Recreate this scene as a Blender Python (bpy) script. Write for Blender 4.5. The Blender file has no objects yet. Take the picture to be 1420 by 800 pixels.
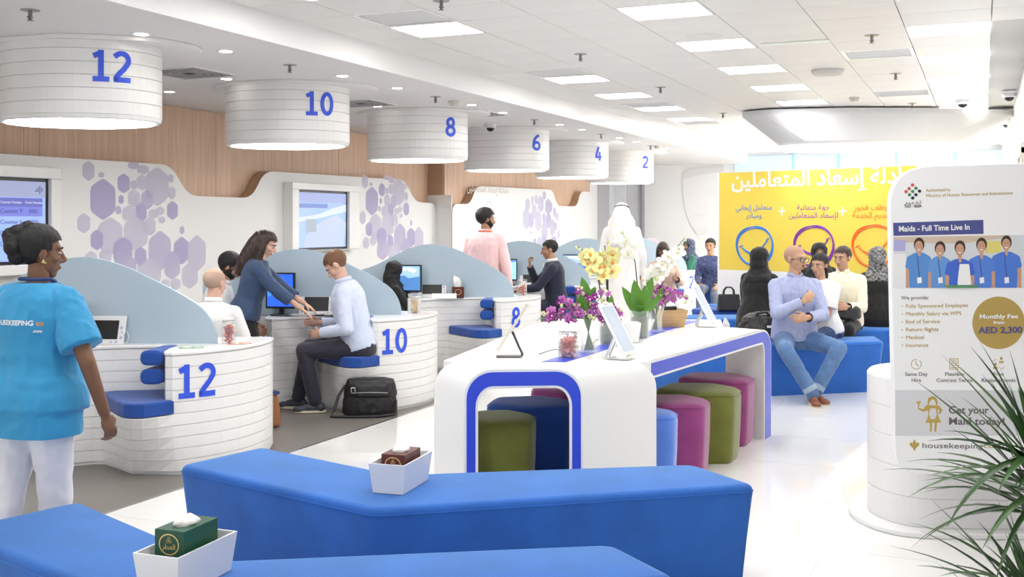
import bpy, bmesh, math, random
import numpy as np
from mathutils import Vector, Matrix, noise
from mathutils.bvhtree import BVHTree
random.seed(7)
pi = math.pi
S = bpy.context.scene
COL = S.collection
# ------------------------------------------------------------ camera, light, exposure
F, H, HY = 1494.0, 1.55, 310.0          # focal length in px of the 1420 px frame, eye height, horizon row
YAW = math.atan(655/1494)
CA, SA = math.cos(YAW), math.sin(YAW)
def cw(u, v, z=0.0):                     # u metres to the right of the view axis, v metres ahead -> room coordinates
    return Vector((CA*u-SA*v, SA*u+CA*v, z))
def pz(px, py, z):                       # pixel -> point at height z
    d = F*(H-z)/(py-HY); return cw((px-710)/F*d, d, z)
def pd(px, py, d):                       # pixel -> point at depth d
    return cw((px-710)/F*d, d, H-(py-HY)*d/F)
def px_on_x(px, py, X):                  # pixel -> point on the plane x = X
    k = (px-710)/F; d = X/(CA*k-SA)
    return Vector((X, (SA*k+CA)*d, H-(py-HY)*d/F))
cam = bpy.data.cameras.new('camera'); camo = bpy.data.objects.new('camera', cam); COL.objects.link(camo)
camo.location = (0, 0, H); camo.rotation_euler = (pi/2, 0, YAW)
cam.sensor_width = 36; cam.lens = 36*F/1420; cam.shift_y = -90/1420; cam.clip_end = 200
S.camera = camo
w = bpy.data.worlds.new('world'); S.world = w; w.use_nodes = True
w.node_tree.nodes['Background'].inputs[0].default_value = (.97, .98, 1, 1)
w.node_tree.nodes['Background'].inputs[1].default_value = .92
S.view_settings.view_transform = 'Standard'; S.view_settings.look = 'None'
S.view_settings.gamma = 1; S.view_settings.use_curve_mapping = False
S.view_settings.exposure = 0.75
LAMP = 5.0          # watts per ceiling panel
def glassy(name, col, a0, a1):      # thin clear glass: more visible at glancing angles
    m = mat(name, col, .03); nt = m.node_tree; lw = nt.nodes.new('ShaderNodeLayerWeight'); lw.inputs['Blend'].default_value = .35
    r = nt.nodes.new('ShaderNodeMapRange'); r.inputs['To Min'].default_value = a0; r.inputs['To Max'].default_value = a1
    nt.links.new(lw.outputs['Facing'], r.inputs['Value']); nt.links.new(r.outputs[0], nt.nodes['Principled BSDF'].inputs['Alpha']); return m
def area_light(name, loc, sx, sy, power, col=(1, .985, .96), rz=0, shape='RECTANGLE'):
    l = bpy.data.lights.new(name, 'AREA'); l.shape = shape; l.size = sx; l.size_y = sy; l.energy = power; l.color = col
    o = bpy.data.objects.new(name, l); COL.objects.link(o); o.location = loc; o.rotation_euler = (0, 0, rz); return o
# ------------------------------------------------------------ materials
MT = {}
def mat(name, col, rough=.5, metal=0, sheen=0, trans=0, emit=0, bump=0, bscale=60, alpha=1, vary=0, vscale=6, coat=0, ior=1.45, ecol=None, stretch=None, stint=None):
    if name in MT: return MT[name]
    m = bpy.data.materials.new(name); MT[name] = m; m.use_nodes = True
    nt = m.node_tree; b = nt.nodes['Principled BSDF']; I = b.inputs
    c = tuple(col)+(1,) if len(col) == 3 else col
    I['Base Color'].default_value = c; I['Roughness'].default_value = rough; I['Metallic'].default_value = metal
    I['IOR'].default_value = ior
    I['Sheen Weight'].default_value = sheen; I['Transmission Weight'].default_value = trans; I['Alpha'].default_value = alpha
    I['Coat Weight'].default_value = coat
    if stint: I['Sheen Tint'].default_value = tuple(stint)+(1,); I['Sheen Roughness'].default_value = .4
    if emit: I['Emission Color'].default_value = tuple(ecol or col)+(1,); I['Emission Strength'].default_value = emit
    if bump or vary or stretch:
        tc = nt.nodes.new('ShaderNodeTexCoord'); mp = nt.nodes.new('ShaderNodeMapping'); nt.links.new(tc.outputs['Object'], mp.inputs[0])
        if stretch: mp.inputs['Scale'].default_value = stretch
    if vary:
        n = nt.nodes.new('ShaderNodeTexNoise'); n.inputs['Scale'].default_value = vscale; n.inputs['Detail'].default_value = 5
        nt.links.new(mp.outputs[0], n.inputs['Vector'])
        r = nt.nodes.new('ShaderNodeMapRange'); r.inputs['From Min'].default_value = .3; r.inputs['From Max'].default_value = .7
        r.inputs['To Min'].default_value = 1-vary; r.inputs['To Max'].default_value = 1+vary
        nt.links.new(n.outputs['Fac'], r.inputs['Value'])
        h = nt.nodes.new('ShaderNodeHueSaturation'); h.inputs['Color'].default_value = c
        nt.links.new(r.outputs[0], h.inputs['Value']); nt.links.new(h.outputs[0], I['Base Color'])
    if bump:
        n = nt.nodes.new('ShaderNodeTexNoise'); n.inputs['Scale'].default_value = bscale; n.inputs['Detail'].default_value = 4
        nt.links.new(mp.outputs[0], n.inputs['Vector'])
        bp = nt.nodes.new('ShaderNodeBump'); bp.inputs['Strength'].default_value = bump; bp.inputs['Distance'].default_value = .01
        nt.links.new(n.outputs['Fac'], bp.inputs['Height']); nt.links.new(bp.outputs[0], I['Normal'])
    return m
WHITE = mat('white_laminate', (.83, .825, .81), .22, bump=.02, bscale=30)
PLANK = mat('white_plank', (.82, .81, .795), .3, bump=.03, bscale=20, stretch=(1, 1, 4))
WALLW = mat('wall_white', (.82, .81, .80), .45)
CEILP = mat('ceiling_plaster', (.82, .80, .78), .6)
CTILE = mat('ceiling_tile', (.80, .785, .755), .45, vary=.02, vscale=2)
FTILE = mat('floor_tile', (.86, .85, .83), .06, vary=.015, vscale=3, coat=.3)
GREYF = mat('grey_resin', (.185, .168, .15), .35, vary=.06, vscale=2.5, bump=.03, bscale=40)
WOOD = mat('oak_veneer', (.68, .46, .32), .42, vary=.13, vscale=1.6, stretch=(14, 14, .7))
WOODE = mat('oak_edge', (.50, .33, .21), .5)
BLUEP = mat('blue_paint', (.035, .075, .72), .3)
BLUES = mat('blue_stripe', (.035, .07, .62), .28)
DECB = mat('blue_number', (.04, .10, .72), .35)
VEL = mat('blue_velvet', (.018, .118, .46), .8, sheen=.6, vary=.14, vscale=4, bump=.15, bscale=120, stint=(.4, .7, 1))
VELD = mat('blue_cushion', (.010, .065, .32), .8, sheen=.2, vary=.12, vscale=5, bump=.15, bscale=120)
VELL = mat('light_blue_velvet', (.09, .22, .72), .8, sheen=.5, vary=.14, vscale=5, bump=.15, bscale=120)
VELO = mat('olive_velvet', (.155, .17, .025), .8, sheen=.3, vary=.18, vscale=6, bump=.15, bscale=120)
VELM = mat('magenta_velvet', (.29, .045, .19), .8, sheen=.35, vary=.16, vscale=6, bump=.15, bscale=120)
PART = mat('grey_blue_panel', (.43, .535, .62), .3)
GLASS = mat('glass', (.98, 1, .99), .02, trans=1, ior=1.3)
BLACK = mat('black_plastic', (.015, .015, .017), .3)
DARKM = mat('dark_metal', (.07, .07, .07), .35, metal=.6)
CHROME = mat('steel', (.62, .62, .62), .25, metal=1)
PAPER = mat('paper', (.88, .87, .85), .7)
LAMPM = mat('lamp_diffuser', (1, 1, 1), .5, emit=5.0, ecol=(1, .99, .97))
SPOTM = mat('downlight_lens', (1, 1, 1), .5, emit=9.0, ecol=(1, .93, .85))
YELL = mat('yellow_print', (.80, .60, .085), .5)
GOLD = mat('gold_print', (.50, .35, .085), .5)
GREYT = mat('grey_print', (.14, .13, .12), .5)
NAVY = mat('navy_print', (.075, .085, .26), .5)
# ------------------------------------------------------------ object helpers
def tag(o, label=None, cat=None, group=None, kind=None):
    if label: o['label'] = label
    if cat: o['category'] = cat
    if group: o['group'] = group
    if kind: o['kind'] = kind
    return o
def empty(name, loc=(0, 0, 0), rz=0, label=None, cat=None, group=None, kind=None):
    o = bpy.data.objects.new(name, None); COL.objects.link(o); o.location = loc; o.rotation_euler = (0, 0, rz)
    o.empty_display_size = .05
    return tag(o, label, cat, group, kind)
def link(name, me, m=None, parent=None, loc=None, rz=0):
    o = bpy.data.objects.new(name, me); COL.objects.link(o)
    if m is not None:
        for x in (m if isinstance(m, (list, tuple)) else [m]): me.materials.append(x)
    if parent is not None: o.parent = parent
    if loc is not None: o.location = loc
    if rz: o.rotation_euler = (0, 0, rz)
    return o
def inst(src, parent, loc=None, rz=0):
    c = src.copy(); COL.objects.link(c); c.parent = parent
    if loc is not None: c.location = loc
    c.rotation_euler = (0, 0, rz); return c
def copy_tree(o, parent=None):
    c = o.copy(); COL.objects.link(c); c.parent = parent
    for ch in list(o.children): copy_tree(ch, c)
    return c
class MB:
    def __init__(s): s.v = []; s.f = []; s.mi = []; s.cur = 0; s.sm = []; s.smooth = False
    def add(s, vs, fs):
        n = len(s.v); s.v += [tuple(p) for p in vs]
        for f in fs: s.f.append([i+n for i in f]); s.mi.append(s.cur); s.sm.append(s.smooth)
        return s
    def box(s, x0, x1, y0, y1, z0, z1, M=None):
        P = [Vector((x, y, z)) for z in (z0, z1) for y in (y0, y1) for x in (x0, x1)]
        if M is not None: P = [M @ p for p in P]
        return s.add(P, [(0, 2, 3, 1), (4, 5, 7, 6), (0, 1, 5, 4), (2, 6, 7, 3), (0, 4, 6, 2), (1, 3, 7, 5)])
    def loft(s, rings, cap0=True, cap1=True, closed=True):
        n = len(rings[0]); vs = [p for r in rings for p in r]; fs = []
        for k in range(len(rings)-1):
            for i in range(n if closed else n-1):
                j = (i+1) % n; fs.append((k*n+i, k*n+j, (k+1)*n+j, (k+1)*n+i))
        if cap0: fs.append(tuple(range(n-1, -1, -1)))
        if cap1: fs.append(tuple((len(rings)-1)*n+i for i in range(n)))
        return s.add(vs, fs)
    def prism(s, poly, z0, z1, bev=0.0):
        if bev <= 0: return s.loft([[(x, y, z0) for x, y in poly], [(x, y, z1) for x, y in poly]])
        q = inset(poly, bev)
        q2 = inset(poly, bev*.3)
        return s.loft([[(x, y, z0) for x, y in q], [(x, y, z0+bev*.3) for x, y in q2], [(x, y, z0+bev) for x, y in poly], [(x, y, z1-bev) for x, y in poly],
                       [(x, y, z1-bev*.3) for x, y in q2], [(x, y, z1) for x, y in q]])
    def tube(s, pts, r, n=8, cap=True):
        pts = [Vector(p) for p in pts]; rings = []; m = len(pts)
        t0 = (pts[1]-pts[0]).normalized(); up = Vector((0, 0, 1)) if abs(t0.z) < .9 else Vector((1, 0, 0))
        a = t0.cross(up).normalized()
        for i, p in enumerate(pts):
            t = (pts[min(i+1, m-1)]-pts[max(i-1, 0)]).normalized()
            a = (a-t*a.dot(t)).normalized(); b = t.cross(a)
            rr = r[i] if isinstance(r, (list, tuple)) else r
            rings.append([p+(a*math.cos(2*pi*k/n)+b*math.sin(2*pi*k/n))*rr for k in range(n)])
        return s.loft(rings, cap, cap)
    def lathe(s, prof, n=24, c=(0, 0, 0), cap0=True, cap1=True, sq=(1, 1)):
        return s.loft([[(c[0]+r*sq[0]*math.cos(2*pi*k/n), c[1]+r*sq[1]*math.sin(2*pi*k/n), c[2]+z) for k in range(n)] for r, z in prof], cap0, cap1)
    def ell(s, c, r, n=12, m=8, M=None):
        c = Vector(c); rings = []
        for j in range(m+1):
            th = pi*(j+ (0.04 if j == 0 else (-.04 if j == m else 0)))/m
            rings.append([Vector((r[0]*math.sin(th)*math.cos(2*pi*k/n), r[1]*math.sin(th)*math.sin(2*pi*k/n), -r[2]*math.cos(th))) for k in range(n)])
        rings = [[c+(M @ p if M is not None else p) for p in rg] for rg in rings]
        return s.loft(rings)
    def xf(s, M):
        s.v = [tuple(M @ Vector(p)) for p in s.v]; return s
    def mesh(s, name='m'):
        me = bpy.data.meshes.new(name); me.from_pydata(s.v, [], s.f)
        me.polygons.foreach_set('material_index', s.mi); me.polygons.foreach_set('use_smooth', s.sm); me.update(); return me
    def build(s, name, m, parent=None, loc=None, rz=0, smooth=False):
        if smooth: s.sm = [True]*len(s.f)
        return link(name, s.mesh(name), m, parent, loc, rz)
def inset(poly, d):
    n = len(poly); out = []
    A = sum(poly[i][0]*poly[(i+1) % n][1]-poly[(i+1) % n][0]*poly[i][1] for i in range(n)); sg = 1 if A > 0 else -1
    for i in range(n):
        p0, p1, p2 = Vector(poly[i-1]), Vector(poly[i]), Vector(poly[(i+1) % n])
        e1 = (p1-p0).normalized(); e2 = (p2-p1).normalized()
        n1 = Vector((-e1.y, e1.x))*sg; n2 = Vector((-e2.y, e2.x))*sg
        b = n1+n2
        if b.length < 1e-4: b = n1
        b.normalize(); k = d/max(.35, b.dot(n1)); out.append((p1.x+b.x*k, p1.y+b.y*k))
    return out
def rpoly(pts, r, n=5):                 # round the corners of a polygon; r number or list
    out = []; N = len(pts)
    for i in range(N):
        p0, p, p1 = Vector(pts[i-1]), Vector(pts[i]), Vector(pts[(i+1) % N])
        rr = r[i] if isinstance(r, (list, tuple)) else r
        a = (p0-p); b = (p1-p); la, lb = a.length, b.length
        if rr < 1e-4: out.append((p.x, p.y)); continue
        k = min(rr, la*.49, lb*.49); A = p+a/la*k; B = p+b/lb*k
        for j in range(n+1):
            t = j/n; q = A*(1-t)**2+p*2*t*(1-t)+B*t*t; out.append((q.x, q.y))
    return out
def rrect(x0, x1, y0, y1, r, n=5): return rpoly([(x0, y0), (x1, y0), (x1, y1), (x0, y1)], r, n)
def bevel(o, wd=.01, seg=2, ang=.6):
    md = o.modifiers.new('bevel', 'BEVEL'); md.width = wd; md.segments = seg; md.limit_method = 'ANGLE'; md.angle_limit = ang
    return o
def smooth_angle(o, a=.7):
    for p in o.data.polygons: p.use_smooth = True
    try:
        o.data.set_sharp_from_angle(angle=a)
    except Exception: pass
    return o
def text_data(s, size, ext=.0012, off=0.0, align='CENTER', sp=1.0, line=1.0):
    cu = bpy.data.curves.new('t', 'FONT'); cu.body = s; cu.size = size; cu.extrude = ext; cu.offset = off; cu.align_x = align
    cu.space_character = sp; cu.space_line = line; cu.resolution_u = 3
    o = bpy.data.objects.new('t', cu); COL.objects.link(o)
    bpy.context.view_layer.update()
    me = bpy.data.meshes.new_from_object(o.evaluated_get(bpy.context.evaluated_depsgraph_get()))
    vs = [tuple(v.co) for v in me.vertices]; fs = [list(p.vertices) for p in me.polygons]
    bpy.data.objects.remove(o); bpy.data.curves.remove(cu); bpy.data.meshes.remove(me)
    return vs, fs
def add_text(mb, s, size, M, **k):
    vs, fs = text_data(s, size, **k)
    if vs: mb.add([M @ Vector(v) for v in vs], fs)
    return mb
# Arabic letters joined by hand: (isolated, final, initial, medial)
AR = {'ا': (0xFE8D, 0xFE8E, 0, 0), 'إ': (0xFE87, 0xFE88, 0, 0), 'ل': (0xFEDD, 0xFEDE, 0xFEDF, 0xFEE0), 'م': (0xFEE1, 0xFEE2, 0xFEE3, 0xFEE4),
      'ت': (0xFE95, 0xFE96, 0xFE97, 0xFE98), 'ع': (0xFEC9, 0xFECA, 0xFECB, 0xFECC), 'ي': (0xFEF1, 0xFEF2, 0xFEF3, 0xFEF4), 'ن': (0xFEE5, 0xFEE6, 0xFEE7, 0xFEE8),
      'س': (0xFEB1, 0xFEB2, 0xFEB3, 0xFEB4), 'د': (0xFEA9, 0xFEAA, 0, 0), 'ة': (0xFE93, 0xFE94, 0, 0), 'ج': (0xFE9D, 0xFE9E, 0xFE9F, 0xFEA0), 'ب': (0xFE8F, 0xFE90, 0xFE91, 0xFE92),
      'ه': (0xFEE9, 0xFEEA, 0xFEEB, 0xFEEC), 'ف': (0xFED1, 0xFED2, 0xFED3, 0xFED4), 'و': (0xFEED, 0xFEEE, 0, 0), 'ظ': (0xFEC5, 0xFEC6, 0xFEC7, 0xFEC8), 'خ': (0xFEA5, 0xFEA6, 0xFEA7, 0xFEA8),
      'ر': (0xFEAD, 0xFEAE, 0, 0), 'ق': (0xFED5, 0xFED6, 0xFED7, 0xFED8), 'ك': (0xFED9, 0xFEDA, 0xFEDB, 0xFEDC), 'ط': (0xFEC1, 0xFEC2, 0xFEC3, 0xFEC4), 'ز': (0xFEAF, 0xFEB0, 0, 0)}
def arabic(s):
    out = []
    for i, c in enumerate(s):
        if c not in AR: out.append(c); continue
        p = s[i-1] if i else ' '; n = s[i+1] if i+1 < len(s) else ' '
        jp = p in AR and AR[p][2]; jn = n in AR and AR[c][2]
        out.append(chr(AR[c][3] if jp and jn else AR[c][1] if jp else AR[c][2] if jn else AR[c][0]))
    return ''.join(reversed(out))
# ------------------------------------------------------------ the room
XL, XL2, YF, ZS, ZC, XB = -7.9, -7.62, 22.5, 2.8, 3.0, -4.53
# floors: grey resin in the counter zone, polished white tiles in the hall
MB().box(XL-1, -4.3, 1.2, 24, -.1, 0).build('floor_counter_zone', GREYF)['kind'] = 'structure'
fl = MB().box(-4.3, 6, -4, 24, -.1, -.003).build('floor', mat('floor_joint', (.62, .61, .59), .3)); fl['kind'] = 'structure'
fl.name = 'floor'
MB().box(XL-1, -4.3, -4, 1.2, -.1, 0).build('floor', FTILE)['kind'] = 'structure'
FT = .9
tm = MB().prism([(0, 0), (FT-.004, 0), (FT-.004, FT-.004), (0, FT-.004)], -.004, 0.0, 0).mesh('floor_tile'); tm.materials.append(FTILE)
t0 = link('floor_tile', tm, None, fl, (-4.3, 1, 0)); t0.hide_render = False
first = True
for i in range(6):
    for j in range(22):
        x = -4.3+i*FT; y = -1+j*FT
        if x > .34 and y > 8.5: continue
        if first: t0.location = (x, y, 0); first = False
        else: inst(t0, fl, (x, y, 0))
ft = MB()
for i in range(6, 12):
    for j in range(-3, 11): ft.box(-4.3+i*FT, -4.3+i*FT+FT-.004, -1+j*FT, -1+j*FT+FT-.004, -.004, 0)
for i in range(0, 6):
    for j in list(range(-3, 0))+list(range(22, 28)): ft.box(-4.3+i*FT, -4.3+i*FT+FT-.004, -1+j*FT, -1+j*FT+FT-.004, -.004, 0)
ft.build('floor_tiles_beyond', FTILE, fl)['kind'] = 'stuff'
MB().box(-4.315, -4.295, 1.2, 22.4, 0, .002).build('trim_1', CHROME)['kind'] = 'structure'
# soffit over the counters, bulkhead, main ceiling
so = MB().box(XL-1, XB, -4, YF, ZS, ZC+.3).build('ceiling_soffit', CEILP); so['kind'] = 'structure'
mc = MB().box(XB, 6, -4, YF, ZC+.03, ZC+.3).build('ceiling', mat('ceiling_joint', (.5, .49, .47), .6)); mc['kind'] = 'structure'
MB().box(XB-.001, XB+.03, -4, YF, ZS, ZC+.05).build('trim_2', WALLW)['kind'] = 'structure'
TX, TY = .585, .505
GX0, GY0 = .05-8*TX, 6.93-6*TY      # grid origin (-4.63, 3.90)
lights = {}
def cell(X, Y): return (round((X-GX0)/TX-.5), round((Y-GY0)/TY-.5))
Lcells = set()
for k in range(0, 10):
    Y = 6.93+1.515*k+TY/2
    if Y > 21: continue
    for col, X in (('left', -3.81), ('middle', -1.96), ('right', -.24)):
        if col == 'left' and k in (1,): continue
        if col == 'right' and k > 3 and False: continue
        if col == 'middle' and k == 5: continue
        Lcells.add((cell(X, Y), col, k))
for k in (-1, -2, -3):
    for X in (-3.81, -1.96, -.24): Lcells.add((cell(X, 6.93+1.515*k+TY/2), 'near', k))
vents = [(-3.81, 6.68), (-3.81, 9.71), (-3.81, 12.73), (-.83, 9.7), (-.83, 12.73), (-.83, 15.2), (-3.81, 15.26)]
vcells = {cell(*v) for v in vents}
lc = {c for c, _, _ in Lcells}
tmesh = MB().prism([(0, 0), (TX-.006, 0), (TX-.006, TY-.006), (0, TY-.006)], 0, .02, .002).mesh('ceiling_tile'); tmesh.materials.append(CTILE)
proto = None; far = MB(); cnt = 0
for j in range(-16, 38):
    for i in range(0, 18):
        X0 = GX0+i*TX; Y0 = GY0+j*TY
        if (i, j) in lc or (i, j) in vcells or Y0 > YF-TY: continue
        if i == 0: continue
        if X0 > .34-TX*.5 and Y0 > 8.4: continue
        if 2 <= j < 36 and X0 < .3:
            if proto is None: proto = link('ceiling_tile', tmesh, None, mc, (X0, Y0, ZC))
            else: inst(proto, mc, (X0, Y0, ZC))
        else: far.box(X0, X0+TX-.006, Y0, Y0+TY-.006, ZC, ZC+.02)
for j in range(-16, 38):            # cut half tiles along the bulkhead
    Y0 = GY0+j*TY
    if Y0 < YF-TY: far.box(XB+.03, GX0+TX-.006, Y0, Y0+TY-.006, ZC, ZC+.02)
far.build('ceiling_tiles_beyond', CTILE, mc)['kind'] = 'stuff'
ORD = ['nearest', 'second', 'third', 'fourth', 'fifth', 'sixth', 'seventh', 'eighth', 'ninth', 'tenth', 'eleventh', 'twelfth', 'thirteenth', 'fourteenth', 'fifteenth']
for c, col, k in sorted(Lcells, key=lambda a: a[2]):
    x0 = GX0+c[0]*TX; y0 = GY0+c[1]*TY
    nm = {'left': 'in the row along the bulkhead', 'middle': 'in the middle row above the long table', 'right': 'in the row by the right wall'}
    if col == 'near': lb = 'square lit ceiling panel above the foreground benches'; g = 'ceiling panels above the foreground'
    else: lb = f'square lit ceiling panel, {ORD[k]} {nm[col]}'; g = 'lit ceiling panels'
    L = empty('ceiling_light', (x0, y0, ZC), 0, lb, 'ceiling light', g)
    MB().box(0, TX-.006, 0, .018, 0, .02).box(0, TX-.006, TY-.024, TY-.006, 0, .02).box(0, .018, .018, TY-.024, 0, .02).box(TX-.024, TX-.006, .018, TY-.024, 0, .02).build('frame', WHITE, L)
    MB().box(.018, TX-.024, .018, TY-.024, .006, .016).build('diffuser', LAMPM, L)
    area_light('panel_lamp', (x0+TX/2, y0+TY/2, ZC-.012), TX-.08, TY-.08, LAMP)
for (vx, vy) in vents:
    c = cell(vx, vy); x0 = GX0+c[0]*TX; y0 = GY0+c[1]*TY
    kk = [v[1] for v in vents if abs(v[0]-vx) < .1]; kk.sort(); wh = 'in the row along the bulkhead' if vx < -2 else 'left of the right hand lights'
    V = empty('air_vent', (x0, y0, ZC), 0, f'square louvred ceiling air vent, {ORD[kk.index(vy)]} {wh}', 'air vent', 'ceiling air vents')
    MB().box(0, TX-.006, 0, .03, 0, .02).box(0, TX-.006, TY-.036, TY-.006, 0, .02).box(0, .03, .03, TY-.036, 0, .02).box(TX-.036, TX-.006, .03, TY-.036, 0, .02).build('frame', WHITE, V)
    MB().box(.01, TX-.02, .01, TY-.02, .021, .026).build('duct', mat('duct_dark', (.05, .05, .05), .8), V)
    for q in range(9):
        y = .04+q*(TY-.08)/9
        MB().box(.03, TX-.036, -.001, .002, -.012, .012, Matrix.Translation((0, y+.02, .011)) @ Matrix.Rotation(.75, 4, 'X')).build('slat', WHITE, V)
# walls
def wall(name, *b, m=WALLW):
    o = MB().box(*b).build(name, m); o['kind'] = 'structure'; return o
wl = wall('wall_left', XL-.3, XL-.02, 2, 14.79, 0, ZS+.1)
wl2 = wall('wall_left_far', XL-.3, XL2-.02, 14.79, YF, 0, ZS+.1)
wb = wall('wall_back', XL-.3, 1.4, YF, YF+.2, 0, ZC+.3, m=mat('far_wall_white', (.86, .87, .88), .5))
wr = wall('wall_right', .34, .55, 8.5, YF, 0, ZC+.3, m=mat('right_wall_white', (.84, .84, .84), .5))
wall('wall_near_right', .55, 6, 8.5, 8.7, 0, ZC+.3)
wall('wall_far_side', 5.9, 6.1, -4, 8.5, 0, ZC+.3)
# oak veneer panels, each its own part
def wood(parent, x, ys, z0):
    for a, b in zip(ys, ys[1:]):
        MB().box(x-.02, x, a+.003, b-.003, z0, ZS-.004).build('wood_panel', WOOD, parent)
ys1 = [2.0, 4.6, 7.1, px_on_x(55, 200, XL).y, px_on_x(299, 200, XL).y, px_on_x(469.5, 230, XL).y, 14.79]
ys1 = sorted(y for y in ys1)
wood(wl, XL, ys1, 1.5)
wood(wl2, XL2, [14.79, 16.9, 19.2, px_on_x(818, 200, XL2).y], 1.5)
MB().box(XL-.02, XL2-.02, 14.77, 14.79, 1.5, ZS-.004).build('wood_panel', WOODE, wl2)
MB().box(XL-.02, XL2+.14, 14.755, 14.775, 0, 1.99).build('white_return', WALLW, wl2)
# stepped white facing in front of the oak, thickness seen on the steps
def facing(x, prof, parent, seams=()):
    pts = [(prof[0][0], 0)]+prof+[(prof[-1][0], 0)]
    b = MB(); pr = rpoly(pts, [0]+[.16]*len(prof)+[0], 5)
    b.cur = 0; n = len(pr)
    b.add([(x, y, z) for y, z in pr], [tuple(range(n))])
    b.cur = 1
    b.add([(x, y, z) for y, z in pr]+[(x-.14, y, z) for y, z in pr], [(i, (i+1) % n, n+(i+1) % n, n+i) for i in range(n)])
    o = b.build('white_facing', [WALLW, WOODE], parent); return o
XP, XP2 = XL+.15, XL2+.15
def wy(px, py, X): p = px_on_x(px, py, X); return (p.y, p.z)
pr1 = [(2.2, 2.1), wy(0, 213, XP), wy(237, 228.5, XP), wy(261, 271.5, XP), wy(349, 274.5, XP), wy(367, 237, XP), wy(561, 249.5, XP), wy(576, 280, XP), (14.76, wy(590, 281.5, XP)[1])]
pr1[0] = (2.2, pr1[1][1])
facing(XP, pr1, wl)
pr2 = [(14.76, wy(613, 282, XP2)[1]), wy(652, 283, XP2), wy(661, 258, XP2), wy(766, 263, XP2), wy(773, 285.5, XP2), wy(800, 286, XP2), wy(805, 265.5, XP2), wy(819, 266, XP2)]
facing(XP2, pr2, wl2)
# far-end pilasters and door leaf beyond the counters
def farbox(px0, px1, yd, m, name, z0=0, z1=ZS, dy=.1):
    def X(px):
        k = (px-710)/F; t = yd/(SA*k+CA); return (CA*k-SA)*t
    return MB().box(X(px0), X(px1), yd, yd+dy, z0, z1).build(name, m, wb)
farbox(818, 845, 22.0, mat('pilaster_grey', (.60, .61, .65), .5), 'pilaster', dy=.5)
farbox(845, 867, 22.3, mat('door_pale', (.74, .77, .82), .5), 'door_leaf', dy=.2)
farbox(867, 888, 22.35, mat('side_pale', (.62, .64, .69), .5), 'side_panel', dy=.15)
farbox(888, 890, 22.3, mat('door_edge', (.25, .25, .28), .5), 'door_edge', dy=.2)
# high strip of pale blue daylight glazing on the far wall, with cyan mullions
SKYG = mat('daylight_glass', (.25, .34, .45), .2, emit=.42, ecol=(.74, .87, 1))
def Xat(px, yd):
    k = (px-710)/F; t = yd/(SA*k+CA); return (CA*k-SA)*t
wn = empty('window_1', (0, 22.5, 0), 0, kind='structure')
xs = [Xat(p, 22.45) for p in (1019, 1100, 1163, 1243, 1325, 1401)]
for a, b in zip(xs, xs[1:]): MB().box(a, b, -.05, -.03, 2.45, 2.95).build('pane', SKYG, wn)
for a in xs[1:-1]: MB().box(a-.025, a+.025, -.07, -.03, 2.4, 2.98).build('mullion', mat('cyan_mullion', (.35, .75, .85), .4), wn)
# faint pale portrait mural on the far wall (generic, barely visible)
mu = empty('wall_mural', (0, 22.49, 0), 0, 'very faint pale grey portrait mural on the far white wall', 'mural')
MUR = [mat('mural_grey_%d' % i, (g, g, g*1.01), .6) for i, g in enumerate((.74, .80, .83))]
def mur(name, pxs, m, dy=.004):
    pts = [(Xat(x, 22.48), H-(y-HY)*(22.48/(SA*(x-710)/F+CA))/F) for x, y in pxs]
    pts = rpoly(pts, .2, 4); n = len(pts)
    MB().loft([[(x, 0, z) for x, z in pts], [(x, -dy, z) for x, z in pts]]).build(name, m, mu)
mur('head_cloth', [(945, 250), (960, 236), (990, 231), (1006, 233), (1006, 300), (985, 325), (962, 322), (950, 295)], MUR[2], .003)
mur('head_band', [(946, 249), (948, 238), (965, 232), (1004, 228), (1004, 238), (965, 243)], MUR[0], .008)
mur('brow', [(952, 268), (966, 264), (966, 268), (953, 272)], MUR[1], .008)
mur('brow', [(978, 264), (994, 265), (994, 269), (979, 268)], MUR[1], .008)
mur('moustache', [(958, 299), (970, 295), (986, 299), (970, 300)], MUR[1], .008)
mur('beard', [(960, 312), (970, 316), (984, 312), (980, 326), (965, 326)], MUR[1], .008)
# tall glowing window added in the right wall to brighten the far end
w2 = empty('added_window', (.34, 0, 0), 0, kind='structure')
for i in range(4): MB().box(-.02, -.005, 16.2+1.5*i+.03, 17.7+1.5*i-.03, .15, 2.9).build('pane', mat('added_glow_pane', (1, 1, 1), .3, emit=1.6), w2)
for i in range(5): MB().box(-.05, 0, 16.17+1.5*i, 16.23+1.5*i, .1, 2.95).build('mullion', WALLW, w2)
dl = area_light('far_wall_fill', (.25, 19.2, 1.6), 2.6, 5.6, 22, (.95, .98, 1)); dl.rotation_euler = (0, pi/2, 0)  # added fill lamp at the glowing panes, lifts the far wall
# right wall: recessed pale door frame near the edge of the view
dr = empty('door_1', (.34, 0, 0), 0, kind='structure')
MB().box(-.03, .0, 10.9, 11.0, 0, 2.25).box(-.03, 0, 12.1, 12.2, 0, 2.25).box(-.03, 0, 10.9, 12.2, 2.2, 2.3).build('door_frame', mat('beige_frame', (.55, .50, .42), .5), dr)
MB().box(-.012, 0, 11.0, 12.1, 0, 2.2).build('door_leaf', WALLW, dr)
MB().box(-.03, -.012, 11.1, 11.2, 1.0, 1.03).build('handle', CHROME, dr)
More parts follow.
